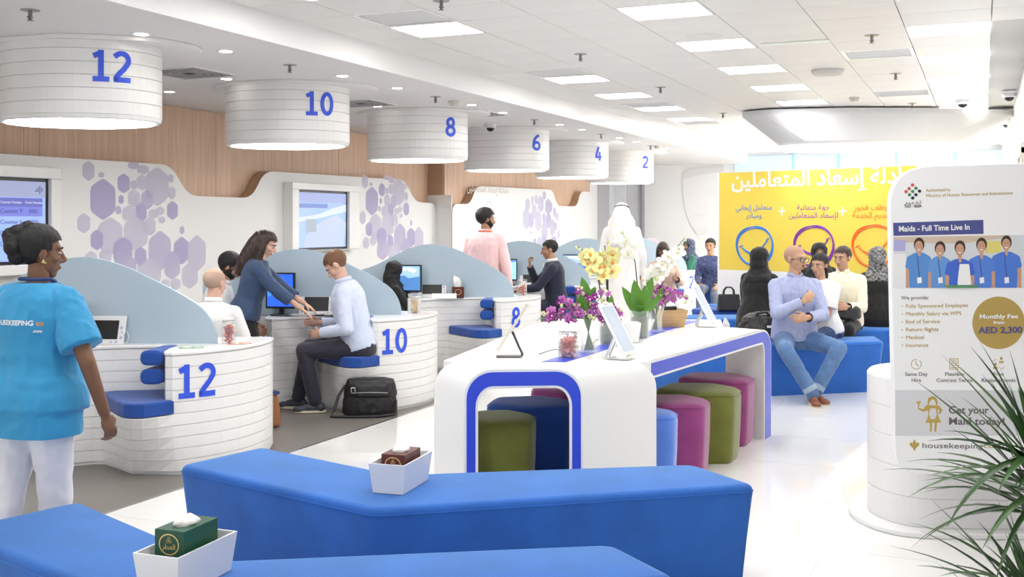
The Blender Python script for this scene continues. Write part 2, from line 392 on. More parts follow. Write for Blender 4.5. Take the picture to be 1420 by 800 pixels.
# ------------------------------------------------------------ counters (stations 12 ... 2)
O12 = cw(-1.945, 7.11)
STN = [12, 10, 8, 6, 4, 2]
def SO(k): return O12+Vector((0, 2.45*k, 0))
CTOP = .76
FRONT = [(-1.10, -.33), (-1.04, -.375), (-.92, -.27), (-.64, -.13)]
PANEL = [(-.205, -.44), (-.185, -.485), (-.14, -.495), (-.08, -.455), (.02, -.375), (.11, -.275), (.19, -.15), (.245, -.02), (.28, .12), (.295, .26), (.285, .37), (.25, .415), (.18, .42)]
BACK = [(-.2, .36), (-.7, .30), (-1.05, .26), (-1.12, .18), (-1.13, -.2)]
UP = FRONT+[(-.30, -.075), (-.245, -.11)]+PANEL+BACK
BT = [(-.70, -.19), (-.56, -.40), (-.45, -.56), (-.39, -.635), (-.33, -.665), (-.27, -.66), (-.20, -.60), (-.13, -.51)]   # bench outline at seat height
BB = [(-.68, -.18), (-.58, -.28), (-.50, -.36), (-.45, -.415), (-.40, -.445), (-.33, -.455), (-.23, -.46), (-.13, -.47)]   # bench outline at the floor
def low(z):
    t = z/.38
    b = [(x0+(x1-x0)*t, y0+(y1-y0)*t) for (x0, y0), (x1, y1) in zip(BB, BT)]
    return FRONT[:3]+[(-.74, -.18)]+b+[(x*1.0, y) for x, y in PANEL[3:]]+BACK
def band(outf, z0, z1, g=.0016):
    P = [outf(z0+g), outf(z0+g*2), outf(z1-g*2), outf(z1-g)]
    P[0] = inset(P[0], .003); P[3] = inset(P[3], .003)
    zs = [z0+g*.6, z0+g*2, z1-g*2, z1-g*.6]
    return [[(x, y, z) for x, y in p] for p, z in zip(P, zs)]
NB, NU = 5, 5
band_me = []
for i in range(NB):
    z0 = .02+.36*i/NB; z1 = .02+.36*(i+1)/NB; band_me.append(MB().loft(band(low, z0, z1)).mesh('plank'))
for i in range(NU):
    z0 = .38+.355*i/NU; z1 = .38+.355*(i+1)/NU; band_me.append(MB().loft(band(lambda z: UP, z0, z1)).mesh('plank'))
for m_ in band_me:
    m_.materials.append(PLANK)
b = MB(); q = inset(low(0), .012); q2 = inset(low(.38), .012)
b.loft([[(x, y, 0) for x, y in q], [(x, y, .375) for x, y in q2]]); b.prism(inset(UP, .01), .37, .745)
core_me = b.mesh('core'); core_me.materials.append(mat('plank_joint', (.80, .79, .775), .5))
b = MB(); UPo = inset(UP, -.006); b.prism(UPo, .738, CTOP, .006)
wt_me = b.mesh('worktop'); wt_me.materials.append(WHITE)
# seat cushion and back cushions
CU = [(-.69, -.185), (-.56, -.39), (-.455, -.555), (-.39, -.635), (-.33, -.66), (-.26, -.655), (-.125, -.515), (-.17, -.50), (-.21, -.45), (-.25, -.11), (-.31, -.08), (-.62, -.13)]
def cush(poly, z0, z1, e=.012):
    b = MB(); i1, i2 = inset(poly, e), inset(poly, e*.3)
    m = lambda p, z: [(x, y, z) for x, y in p]
    b.loft([m(i1, z0), m(poly, z0+e*.6), m(poly, z1-e), m(i2, z1-e*.4), m(i1, z1)]); return b
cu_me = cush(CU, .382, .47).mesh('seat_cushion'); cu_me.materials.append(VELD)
bk_me = []
for z0, z1 in ((.555, .65), (.672, .765)):
    b = MB(); rings = []
    pr = rrect(-.335, -.195, z0, z1, .045, 4)
    for y, d in ((-.455, .015), (-.445, 0), (-.14, 0), (-.13, .015)):
        pp = inset(pr, d) if d else pr; rings.append([(x-(.02 if y < -.2 else 0), y, z) for x, z in pp])
    b.loft(rings); b.smooth = True
    me = b.mesh('back_cushion'); me.materials.append(VELD); bk_me.append(me)
# wave shaped screen
WV = [(-1.72, 1.03), (-1.5, 1.10), (-1.3, 1.20), (-1.12, 1.285), (-1.0, 1.318), (-.87, 1.33), (-.76, 1.315), (-.6, 1.265), (-.45, 1.195), (-.30, 1.12), (-.17, 1.045), (-.08, .975), (-.025, .89), (0, .80)]
def spline(pts, n=4):
    out = []
    for i in range(len(pts)-1):
        p0 = Vector(pts[max(i-1, 0)]); p1 = Vector(pts[i]); p2 = Vector(pts[i+1]); p3 = Vector(pts[min(i+2, len(pts)-1)])
        for j in range(n):
            t = j/n; q = .5*((2*p1)+(p2-p0)*t+(2*p0-5*p1+4*p2-p3)*t*t+(3*p1-p0-3*p2+p3)*t**3); out.append(tuple(q))
    out.append(tuple(pts[-1])); return out
wv = spline(WV)+[(.0, CTOP-.002), (-1.72, CTOP-.002)]
b = MB(); b.loft([[(x, .012, z) for x, z in wv], [(x, -.012, z) for x, z in wv]])
wave_me = b.mesh('screen'); wave_me.materials.append(PART)
# clerk-side desk return carrying the left part of the screen
rt_me = MB().prism(rrect(-2.0, -1.10, .0, .26, .05), .60, CTOP-.0, .008).prism(rrect(-1.95, -1.5, .02, .24, .03), 0, .6).mesh('desk_return'); rt_me.materials.append(WHITE)
def along(poly, s):
    for i in range(len(poly)-1):
        a, c = Vector(poly[i]), Vector(poly[i+1]); L = (c-a).length
        if s <= L or i == len(poly)-2:
            t = (c-a)/L; return a+t*s, Vector((t.y, -t.x))
        s -= L
def wrap_text(s, size, poly, s0, zc, parent, name='number', m=DECB, lift=.006, bold=.014):
    vs, fs = text_data(s, size, ext=.001, off=bold*size/.2*.35)
    h = [v[1] for v in vs]; zm = (min(h)+max(h))/2; out = []
    for x, y, z in vs:
        p, n = along(poly, s0+x); p = p+n*(lift+max(0, z)); out.append((p.x, p.y, zc+y-zm))
    return MB().add(out, fs).build(name, m, parent)
NUMP = PANEL[2:]
def arcp(cx, cy, rx, ry, a0, a1, n=18): return [(cx+rx*math.cos(math.radians(a0+(a1-a0)*k/n)), cy+ry*math.sin(math.radians(a0+(a1-a0)*k/n))) for k in range(n+1)]
DG = {'1': [[(.10, .80), (.20, .84), (.33, .915)], [(.325, .99), (.325, .0)], [(.08, .08), (.57, .08)]], '2': [[(.06, .80)]+arcp(.28, .70, .215, .215, 125, -25, 12)+[(.36, .44), (.20, .27), (.115, .14), (.11, .04)], [(.04, .08), (.56, .08)]],
      '0': [arcp(.31, .5, .215, .41, 0, 360, 30)], '8': [arcp(.31, .715, .175, .20, 0, 360, 24), arcp(.31, .29, .215, .215, 0, 360, 26)], '6': [arcp(.31, .29, .215, .215, 0, 360, 26), [(.10, .31), (.115, .5), (.18, .70), (.30, .85), (.48, .925)]],
      '4': [[(.40, 0), (.40, .62)], [(.30, .97), (.20, .66), (.085, .31)], [(.03, .265), (.58, .265)]]}
def number(s, h, poly, s0, zc, parent, m, lift, th=.165):
    W = .66*len(s)-.04; b = MB()
    def P3(x, y):
        p, n = along(poly, s0+(x-W/2)*h); p = p+n*lift; return (p.x, p.y, zc+(y-.5)*h)
    for i, ch in enumerate(s):
        for st in DG[ch]:
            pts = [Vector((x+.66*i, y)) for x, y in st]; q = []
            for a, c in zip(pts, pts[1:]):
                nn_ = max(1, int((c-a).length/.12)); q += [a.lerp(c, t/nn_) for t in range(nn_)]
            q.append(pts[-1]); closed = (pts[0]-pts[-1]).length < 1e-4; vs = []
            for j, p in enumerate(q):
                a = q[j-1] if j else (q[-2] if closed else q[0]); c = q[j+1] if j+1 < len(q) else (q[1] if closed else q[-1]); t = (c-a).normalized(); nr = Vector((-t.y, t.x))*th/2
                vs += [P3(p.x+nr.x, p.y+nr.y), P3(p.x-nr.x, p.y-nr.y)]
            b.add(vs, [(2*j+1, 2*j, 2*j+2, 2*j+3) for j in range(len(q)-1)])
    return b.build('number', m, parent)
station = {}
CL = {12: 'white plank-clad counter numbered 12, nearest, beside the walking woman', 10: 'white plank-clad counter numbered 10, with the pale blue shirted man on its bench', 8: 'white plank-clad counter numbered 8, with an empty bench and a maroon tissue box', 6: 'white counter numbered 6, behind the purple flowers, with the suited man', 4: 'white counter numbered 4, hidden behind the robed man and orchids', 2: 'white counter numbered 2, farthest of the row, right of the white orchids'}
LL = {12: 'hexagonal ceiling lantern numbered 12 at the top left corner', 10: 'hexagonal ceiling lantern numbered 10 above the standing long haired woman', 8: 'hexagonal ceiling lantern numbered 8 above the second television', 6: 'hexagonal ceiling lantern numbered 6 above the pink shirted man', 4: 'hexagonal ceiling lantern numbered 4 above the suited man', 2: 'farthest hexagonal ceiling lantern, numbered 2, above the robed man'}
for k, nn in enumerate(STN):
    o = SO(k)
    wd = {12: 'twelve', 10: 'ten', 8: 'eight', 6: 'six', 4: 'four', 2: 'two'}[nn]
    T = empty('service_counter', tuple(o), YAW, CL[nn], 'counter', 'numbered service counters')
    link('core', core_me, None, T)
    for me in band_me: link('plank', me, None, T)
    link('worktop', wt_me, None, T); link('desk_return', rt_me, None, T); link('screen', wave_me, None, T)
    link('seat_cushion', cu_me, None, T)
    for me in bk_me: link('back_cushion', me, None, T)
    number(str(nn), .212, NUMP, .155 if nn > 9 else .20, .575, T, DECB, .004)
    station[nn] = T
# ------------------------------------------------------------ pendant number drums
HEX = rpoly([(-.60, -.02), (-.42, -.34), (.02, -.50), (.46, -.36), (.60, -.05), (.44, .30), (.0, .46), (-.46, .30)], .17, 6)
def pend_bands():
    out = []
    for i in range(6):
        z0 = -.52+.52*i/6; z1 = z0+.52/6
        p = HEX; q = inset(HEX, .003)
        out.append(MB().loft([[(x, y, z0+.001) for x, y in q], [(x, y, z0+.005) for x, y in p], [(x, y, z1-.005) for x, y in p], [(x, y, z1-.001) for x, y in q]]).mesh('panel_band'))
    return out
PB = pend_bands()
for me in PB: me.materials.append(PLANK)
rim_me = MB().loft([[(x, y, -.545) for x, y in inset(HEX, .045)], [(x, y, -.55) for x, y in inset(HEX, .03)], [(x, y, -.545) for x, y in inset(HEX, .008)], [(x, y, -.52) for x, y in HEX]]).mesh('rim'); rim_me.materials.append(WHITE)
dif_me = MB().prism(inset(HEX, .05), -.553, -.546).mesh('diffuser'); dif_me.materials.append(LAMPM)
cored = MB().prism(inset(HEX, .01), -.52, -.0).mesh('core'); cored.materials.append(mat('plank_joint', (.80, .79, .775), .5))
CAN = rpoly([(x*1.32+.06, y*1.3+.12) for x, y in [(-.60, -.02), (-.42, -.34), (.02, -.50), (.46, -.36), (.60, -.05), (.44, .30), (.0, .46), (-.46, .30)]], .17, 5)
can_me = MB().prism(CAN, -.03, 0, .006).mesh('offset_plate'); can_me.materials.append(CEILP)  # thin plate against the soffit, wider than the drum and set off sideways
hx = HEX
# open polyline along the front right face for the number
fr = [p for p in HEX if p[1] < -.06]; fr.sort(key=lambda p: p[0])
for k, nn in enumerate(STN):
    x, y = -5.81, 5.72+2.45*k
    T = empty('number_lantern', (x, y, ZS), YAW, LL[nn], 'lantern', 'numbered ceiling lanterns')
    link('core', cored, None, T); link('rim', rim_me, None, T); link('diffuser', dif_me, None, T); link('offset_plate', can_me, None, T)
    for me in PB: link('panel_band', me, None, T)
    number(str(nn), .212, fr, (1.10 if nn > 9 else 1.14), -.20, T, DECB, .004)
    area_light('lantern_lamp', (x, y, ZS-.56), .8, .6, 4, rz=YAW)
# ------------------------------------------------------------ soffit fittings
def ceil_item(px, py, z, build, name, label, cat, group=None):
    p = pz(px, py, z); T = empty(name, (p.x, p.y, z), 0, label, cat, group); build(T); return T
sp_a = MB().lathe([(.055, -.003), (.055, 0)], 20).mesh('escutcheon'); sp_a.materials.append(mat('sprinkler_plate', (.35, .33, .30), .35, metal=.8))
sp_b = MB().lathe([(.012, 0), (.012, -.035), (.02, -.04), (.006, -.055), (.018, -.058), (.018, -.062), (.002, -.063)][::-1], 10).mesh('head'); sp_b.materials.append(mat('sprinkler_head', (.25, .24, .23), .3, metal=.9))
def sprink(T): link('escutcheon', sp_a, None, T); link('head', sp_b, None, T)
DL = [(196, 47), (313, 70.7), (314, 109), (235, 127), (475, 105), (551, 122), (523, 147), (654, 145), (697.5, 156), (776, 172.5), (807, 179.6), (859, 191.4), (882, 196.6), (923, 205.7)]
wh = ['right of the number 12 lantern', 'above and right of number 12 lantern, near the bulkhead', 'beside the air vent left of lantern 10', 'above the oak wall right of lantern 12', 'right of lantern 10, upper', 'between lanterns 10 and 8', 'above lantern 8, behind', 'right above lantern 8', 'left above lantern 6', 'right of lantern 6, nearer', 'right of lantern 6, farther', 'just right of lantern 4', 'between lanterns 4 and 2, by the bulkhead', 'right of lantern 2']
dl_a = MB().loft([[(.045*math.cos(t*pi/10), .045*math.sin(t*pi/10), -.004) for t in range(20)], [(.062*math.cos(t*pi/10), .062*math.sin(t*pi/10), -.004) for t in range(20)], [(.065*math.cos(t*pi/10), .065*math.sin(t*pi/10), 0) for t in range(20)]], False, False).mesh('trim_ring'); dl_a.materials.append(WHITE)
dl_b = MB().lathe([(.046, -.005), (.046, -.002)], 20).mesh('lens'); dl_b.materials.append(SPOTM)
for (x, y), l in zip(DL, wh):
    p = pz(x, y, ZS); T = empty('downlight', (p.x, p.y, ZS), 0, f'small round recessed downlight {l}', 'downlight', 'soffit downlights')
    link('trim_ring', dl_a, None, T); link('lens', dl_b, None, T)
for (x, y), l in zip([(41.8, 14), (402, 90), (604, 134), (741, 166), (833.7, 186), (902, 202)], ['above the number 12 lantern', 'above the number 10 lantern', 'above the number 8 lantern', 'above the number 6 lantern', 'above the number 4 lantern', 'above the number 2 lantern']):
    ceil_item(x, y, ZS, sprink, 'sprinkler', f'small metal fire sprinkler on the soffit {l}', 'sprinkler', 'soffit sprinklers')
for (x, y), l in zip([(612, 1), (805, 75), (916, 121), (1002.6, 157), (999, 179), (1209, 49), (1242, 102), (1265, 143)], ['cut by the top edge', 'between the first two left vents', 'second along the left tile rows', 'left of the oval light', 'farthest on the left tile rows', 'just before the right vent', 'second on the right tile rows', 'right by the big oval light']):
    ceil_item(x, y, ZC, sprink, 'sprinkler', f'metal fire sprinkler on the ceiling tiles, {l}', 'sprinkler', 'tiled ceiling sprinklers')
CCW = mat('camera_white', (.72, .72, .72), .4)
def dome(T):
    MB().lathe([(.06, -.05), (.075, -.04), (.08, 0)], 20).build('housing', CCW, T, smooth=False)
    MB().ell((0, 0, -.05), (.05, .05, .045), 16, 8).build('dome', BLACK, T, smooth=True)
for x, y, z, l in [(680, 172, ZS, 'on the soffit left of the number 6 lantern'), (1335, 139, ZC, 'on the tiles above the big sign'), (1399.5, 129, ZC, 'by the right wall, upper one'), (1396, 168, ZC, 'by the right wall, farther one')]:
    ceil_item(x, y, z, dome, 'dome_camera', f'white dome security camera with dark lens {l}', 'camera', 'ceiling dome cameras')
SMK = mat('detector_cream', (.62, .60, .52), .5)
def smoke(T):
    MB().lathe([(.03, -.05), (.045, -.045), (.05, -.02), (.06, -.018), (.06, 0)], 20).build('detector_body', SMK, T)
for x, y, z, l in [(630, 140, ZS, 'on the soffit above the third lantern'), (1184.5, 135, ZC, 'on the tiled ceiling left of the large oval light'), (912, 202, ZS, 'on the soffit above the farthest lantern')]:
    ceil_item(x, y, z, smoke, 'smoke_detector', f'round cream smoke detector {l}', 'detector', 'smoke detectors')
def access(T):
    MB().lathe([(.04, -.05), (.13, -.045), (.15, -.02), (.15, 0)], 24).build('housing', mat('access_point', (.55, .54, .50), .5), T)
ceil_item(1148, 97, ZC, access, 'access_point', 'grey saucer shaped wireless unit on the tiled ceiling', 'access point')
def eml(T): MB().prism(rrect(-.27, .27, -.035, .035, .03), -.012, 0, .004).build('lens', mat('emergency_lens', (.8, .85, .78), .3), T)
ceil_item(1102, 58, ZC, eml, 'emergency_light', 'slim flush emergency light strip in the ceiling tile', 'light')
def spk(T):
    MB().lathe([(.13, -.006), (.14, 0)], 28).build('grille', mat('speaker_grille', (.76, .745, .72), .6), T)
ceil_item(976, 50, ZC, spk, 'ceiling_speaker', 'round flush ceiling loudspeaker between two middle lit panels', 'speaker')
# soffit slot diffusers
for (x, y, l) in [(262, 101, 'between the first and second lanterns'), (500, 143, 'between the second and third lanterns'), (660, 158, 'between the third and fourth lanterns')]:
    p = pz(x, y, ZS); V = empty('soffit_vent', (p.x, p.y, ZS), 0, f'square soffit air diffuser {l}', 'air vent', 'soffit diffusers')
    for q in range(5):
        a = .28-.05*q; MB().box(-a, a, -a, -a+.02, -.008-.004*q*0, 0).box(-a, a, a-.02, a, -.008, 0).box(-a, -a+.02, -a+.02, a-.02, -.008, 0).box(a-.02, a, -a+.02, a-.02, -.008, 0).build('blade', mat('vent_grey', (.45, .44, .43), .5) if q else WHITE, V)
    MB().box(-.27, .27, -.27, .27, -.004, -.001).build('duct', mat('duct_dark', (.05, .05, .05), .8), V)
# large faceted oval light over the waiting benches
p = cw(4.55, 13.9); T = empty('oval_light', (p.x, p.y, ZC), YAW, 'large white faceted oval light fitting hanging from the tiled ceiling', 'ceiling light')
OT = [(-1.62, -.1), (-1.35, -.42), (-.4, -.62), (.6, -.60), (1.75, -.35), (1.95, .1), (1.4, .8), (0, 1.0), (-1.3, .7)]
OB = [(-1.15, -.15), (-.85, -.45), (-.2, -.55), (.45, -.5), (1.15, -.28), (1.25, .1), (.9, .5), (0, .65), (-.9, .5)]
b = MB(); rt = rpoly(OT, .12, 3); rb = rpoly(OB, .12, 3)
b.loft([[(x, y, -.46) for x, y in rb], [(x, y, -.42) for x, y in inset(rb, -.04)], [(x, y, -.08) for x, y in rt], [(x, y, -.02) for x, y in rt]], False, True); b.build('shade', mat('shade_grey', (.60, .60, .60), .5), T)
MB().prism(rb, -.50, -.462, .02).build('diffuser', LAMPM, T)
area_light('oval_lamp', (p.x, p.y, ZC-.52), 1.8, .7, 5, rz=YAW)
# ------------------------------------------------------------ hexagon decals on the white facing
HL = [(490,148,34,58,.3),(561,170,17,17,.35),(570,305,70,120,.75),(685,217,34,57,.8),(671,306,15,27,.7),(655,365,16,26,.45),(464,438,36,58,.3),(740,118,32,22,.35),(870,235,64,112,.4),(815,308,32,57,.55),(780,378,32,57,.8),(742,300,33,52,.3),(610,510,68,110,.3),(536,530,35,60,.8),(752,495,66,100,.4),(955,367,30,55,.65),(1008,476,12,25,.5),(885,590,62,115,.45),(1005,590,42,80,.7),(1090,605,50,105,.35),(680,590,53,78,.65),(778,623,32,57,.8),(583,622,34,44,.3),(502,640,34,50,.25),(953,672,43,82,.5),(1052,727,43,76,.4),(825,715,66,85,.3),(692,690,62,85,.6),(915,780,25,35,.35),(972,775,26,35,.4),(785,212,30,45,.2),(715,385,38,48,.3),(830,455,30,55,.35),(790,140,34,28,.2),(740,225,18,27,.25),(850,385,28,28,.2),(885,370,24,25,.2),(895,420,18,20,.2),(945,190,16,26,.25),(950,270,20,38,.3)]
def hexmat(a):
    c = {0: (.66, .63, .80), 1: (.57, .53, .76), 2: (.47, .43, .70)}[a]
    return mat('violet_hexagon_%d' % a, c, .5, alpha=(.62, .66, .7)[a])
def hexdecal(X, cy, cz, hw, hh, s, parent, lift):
    P = rpoly([(cy-hw, cz-hh*.55), (cy, cz-hh), (cy+hw, cz-hh*.55), (cy+hw, cz+hh*.55), (cy, cz+hh), (cy-hw, cz+hh*.55)], hw*.25, 2)
    MB().add([(X+lift, y, z) for y, z in P], [tuple(range(len(P)))]).build('hexagon_decal', hexmat(0 if s < .42 else (1 if s < .62 else 2)), parent)
ref1 = wy(570/4, 200+305/4, XP); ref2 = wy(260+1022/4, 220+235/4, XP)
for dy, dz in ((0, 0), (ref2[0]-ref1[0], ref2[1]-ref1[1])):
    for i, (x, y, a, bb, s) in enumerate(HL):
        y0 = wy((x-a)/4, 200+y/4, XP)[0]; y1 = wy((x+a)/4, 200+y/4, XP)[0]; z0 = wy(x/4, 200+(y+bb)/4, XP)[1]; z1 = wy(x/4, 200+(y-bb)/4, XP)[1]
        z = (z0+z1)/2+dz
        if z < .8: continue
        hexdecal(XP, (y0+y1)/2+dy, z, (y1-y0)/2, (z1-z0)/2, s, wl, .0012+.0002*i)
HL3 = [(723,265,27,70,.3),(707,420,40,125,.3),(760,440,28,90,.6),(775,230,14,65,.3),(815,215,18,60,.3),(865,260,33,95,.25),(905,165,18,50,.3),(945,290,32,95,.6),(795,340,28,80,.3),(837,445,36,120,.35),(900,410,17,60,.55),(950,440,30,90,.55),(975,290,16,60,.5),(1015,350,18,60,.3),(1042,395,12,50,.3),(1023,505,16,52,.6),(1060,590,14,50,.3),(800,680,18,50,.5),(1008,665,34,60,.6),(905,550,35,110,.4),(900,670,30,80,.55),(990,520,26,100,.25),(760,573,7,25,.5),(850,690,25,80,.25)]
for i, (x, y, a, bb, s) in enumerate(HL3):
    g = lambda u, v: wy(640+u/7.889, 250+v/7.889, XP2)
    y0 = g(x-a, y)[0]; y1 = g(x+a, y)[0]; z0 = g(x, y+bb)[1]; z1 = g(x, y-bb)[1]
    hexdecal(XP2, (y0+y1)/2, (z0+z1)/2, (y1-y0)/2, (z1-z0)/2, s, wl2, .0012+.0002*i)
# small faint print with three circles on the far facing
def wallM(X, y, z): return Matrix.Translation((X, y, z)) @ Matrix.Rotation(pi/2, 4, 'Z') @ Matrix.Rotation(pi/2, 4, 'X')
g = lambda u, v: wy(640+u/7.889, 250+v/7.889, XP2)
b = MB(); y, z = g(297, 132); add_text(b, arabic('معادلة إسعاد المتعاملين'), .17, wallM(XP2+.002, y, z)); b.build('print_heading', mat('faint_tan', (.70, .66, .56), .6), wl2)
for x, c in ((215, (.62, .68, .82)), (300, (.5, .5, .66)), (383, (.86, .66, .64))):
    y, z = g(x, 290); b = MB(); y2 = g(x+28, 290)[0]-y; z2 = z-g(x, 355)[1]
    n = 28; ri = [(XP2+.003, y+y2*.86*math.cos(2*pi*k/n), z+z2*.9*math.sin(2*pi*k/n)) for k in range(n)]; ro = [(XP2+.003, y+y2*math.cos(2*pi*k/n), z+z2*math.sin(2*pi*k/n)) for k in range(n)]
    b.loft([ro, ri], False, False); b.build('print_ring', mat('faint_ring_%d' % x, c, .6), wl2)
# ------------------------------------------------------------ wall television sets
def tv(pxs, boxpx, label, content):
    X = XP+.13
    y0, z1 = wy(boxpx[0], boxpx[1], X)[0], wy(boxpx[0], boxpx[1], X)[1]; y1, z0 = wy(boxpx[2], boxpx[3], X)[0], wy(boxpx[0], boxpx[4], X)[1]
    T = empty('wall_television', (XP, (y0+y1)/2, 0), 0, label, 'television')
    sy0, sz1 = wy(pxs[0], pxs[1], X); sy1 = wy(pxs[2], pxs[1], X)[0]; sz0 = wy(pxs[0], pxs[3], X)[1]
    c = (y0+y1)/2
    b = MB(); b.box(0, .14, y0-c, y1-c, z0, sz0).box(0, .14, y0-c, y1-c, sz1, z1).box(0, .14, y0-c, sy0-c, sz0, sz1).box(0, .14, sy1-c, y1-c, sz0, sz1); bevel(b.build('surround', WHITE, T), .008)
    MB().box(.06, .10, sy0-c+.003, sy1-c-.003, sz0+.003, sz1-.003).build('bezel', BLACK, T)
    M = MB().box(.10, .103, sy0-c+.035, sy1-c-.035, sz0+.03, sz1-.03).build('display', mat('tv_glow', (.20, .30, .70), .15, emit=.38, ecol=(.36, .50, .95)), T)
    content(T, .104, sy0-c+.035, sy1-c-.035, sz0+.03, sz1-.03)
def emt(n, c, e=.8): return mat(n, tuple(x*.5 for x in c), .4, emit=e*.40, ecol=c)
def scr1(T, x, a, b_, c, d):
    W, Hh = b_-a, d-c
    R = lambda u0, u1, v0, v1, n, m, l=0: MB().box(x, x+.001+l, a+u0*W, a+u1*W, c+v0*Hh, c+v1*Hh).build(n, m, T)
    R(0, 1, .80, 1, 'title_strip', emt('scr_grey', (.42, .47, .72)))
    R(.0, .93, .68, .79, 'table_header', emt('scr_navy', (.16, .18, .62)))
    R(.0, .93, .56, .68, 'table_row', emt('scr_violet', (.24, .27, .86)))
    tx = emt('scr_text', (.12, .16, .40), .5); tw = emt('scr_white', (.85, .88, 1))
    def t(s, u, v, sz, m, nm='screen_text'):
        b = MB(); add_text(b, s, sz, wallM(x+.004, a+u*W, c+v*Hh), ext=.0005); b.build(nm, m, T)
    t('Counter Number', .27, .72, .031, tw); t('Ticket Number', .74, .72, .031, tw)
    for i, (l, r) in enumerate([('Counter 9', 'E001'), ('Counter 6', 'K001'), ('Counter 8', 'E002'), ('Counter 2', 'K002')]):
        t(l, .27, .60-.135*i, .054, tx); t(r, .74, .60-.135*i, .054, tx)
    for i, (u, v) in enumerate([(0, 2), (-1, 1), (0, 1), (1, 1), (-2, 0), (-1, 0), (1, 0), (0, -1), (0, 0)]):
        b = MB(); cy = a+.87*W+u*.022; cz = c+.90*Hh+v*.018-.01; b.box(x+.003, x+.004, cy-.007, cy+.007, cz-.007, cz+.007, None); b.build('logo_dot', tx, T)
tv((-5, 244.5, 70.5, 368.5), (-17, 227, 85, 0, 384), 'wall mounted queue display listing counter and ticket numbers on blue', scr1)
def scr2(T, x, a, b_, c, d):
    W, Hh = b_-a, d-c
    def sh(pts, n, m, l):
        P = [(x+l, a+u*W, c+v*Hh) for u, v in pts]; MB().add(P, [tuple(range(len(P)))]).build(n, m, T)
    sh([(0, .55), (.25, .58), (.45, .62), (.7, .72), (1, .80), (1, .66), (.7, .60), (.45, .54), (.2, .50), (0, .46)], 'screen_swirl', emt('scr_pale', (.72, .80, 1), .9), .002)
    sh([(.1, 0), (.95, 0), (1, .45), (.8, .6), (.5, .5), (.3, .35), (.12, .2)], 'screen_cloud', emt('scr_pale2', (.55, .64, .95), .9), .0015)
    sh([(0, .72), (.6, .72), (.6, .80), (0, .80)], 'screen_banner', emt('scr_mid', (.22, .32, .72), .8), .001)
    sh([(.15, .28), (.36, .28), (.36, .52), (.15, .52)], 'screen_patch', emt('scr_sand', (.45, .52, .60), .8), .0025)
    sh([(0, .82), (1, .82), (1, 1), (0, 1)], 'screen_sky', emt('scr_pale3', (.42, .50, .86), .8), .001)
tv((414, 262.5, 484, 347.5), (405, 252.5, 498, 0, 349), 'square wall mounted television with a pale blue picture, white surround', scr2)
# ------------------------------------------------------------ long white table (local axes = view axes, base under its middle)
TB = (.75, 6.9); TZ = .79; TH = .10; RR = .15
LTF, RXF = .165, .21
TA = empty('long_table', tuple(cw(*TB)), YAW, 'long white glossy table with bright blue edge stripes in the middle of the hall', 'table')
def L2(p): return Vector((p[0]-TB[0], p[1]-TB[1]))
A_, B_, C_, D_, E_, EA, G_, GA = [L2(p) for p in ((-.25, 5.60), (.375, 5.65), (.80, 5.97), (-.43, 5.95), (1.895, 7.88), (1.66, 8.10), (.25, 8.45), (.5, 8.6))]
def leg_prof(RR=RR, lt=None):     # (s, z) closed contour of a leg that bends into the top
    RZ = .15; lt = lt or RR-(RR-.055)*.8; o = [(0, 0), (0, TZ-RZ)]+[(RR-RR*math.cos(a), TZ-RZ+RZ*math.sin(a)) for a in [pi/2*k/8 for k in range(1, 9)]]
    ri = RZ-.055; rx = max(RR-lt, .06); i_ = [(lt+rx, TZ-TH)]+[(lt+rx-rx*math.sin(a), TZ-TH-ri+ri*math.cos(a)) for a in [pi/2*k/6 for k in range(1, 7)]]+[(lt, 0)]
    return o+i_
LP_ = leg_prof(); FARP = leg_prof(RXF, LTF); LT = RR-(RR-.055)*.8
def leg(P, axis, shift, name='leg', prof=None):
    a = axis.normalized(); r0 = [(P.x+a.x*s, P.y+a.y*s, z) for s, z in (prof or LP_)]; r1 = [(x+shift.x, y+shift.y, z) for x, y, z in r0]
    b = MB(); b.smooth = False; b.loft([r0, r1]); o = b.build(name, WHITE, TA); smooth_angle(o, .5); return o
leg(A_, B_-A_, D_-A_); leg(B_, A_-B_, C_-B_); leg(E_, C_-E_, EA-E_, prof=FARP); leg(G_, D_-G_, GA-G_)
ab = (B_-A_).normalized(); ce = (E_-C_).normalized(); dg = (G_-D_).normalized()
top = [A_+ab*RR, B_-ab*RR, C_-ab*RR, C_-ab*.03+ce*.0, E_-ce*RXF, EA-ce*RXF, EA+L2((1.66, 8.55))-L2((1.66, 8.10)), L2((.35, 8.6)), GA-dg*RR, G_-dg*RR, D_+ab*.04+dg*.03, D_+ab*RR]
b = MB(); b.prism([(p.x, p.y) for p in top], TZ-TH, TZ, .0); bevel(b.build('tabletop', WHITE, TA), .006, 2)
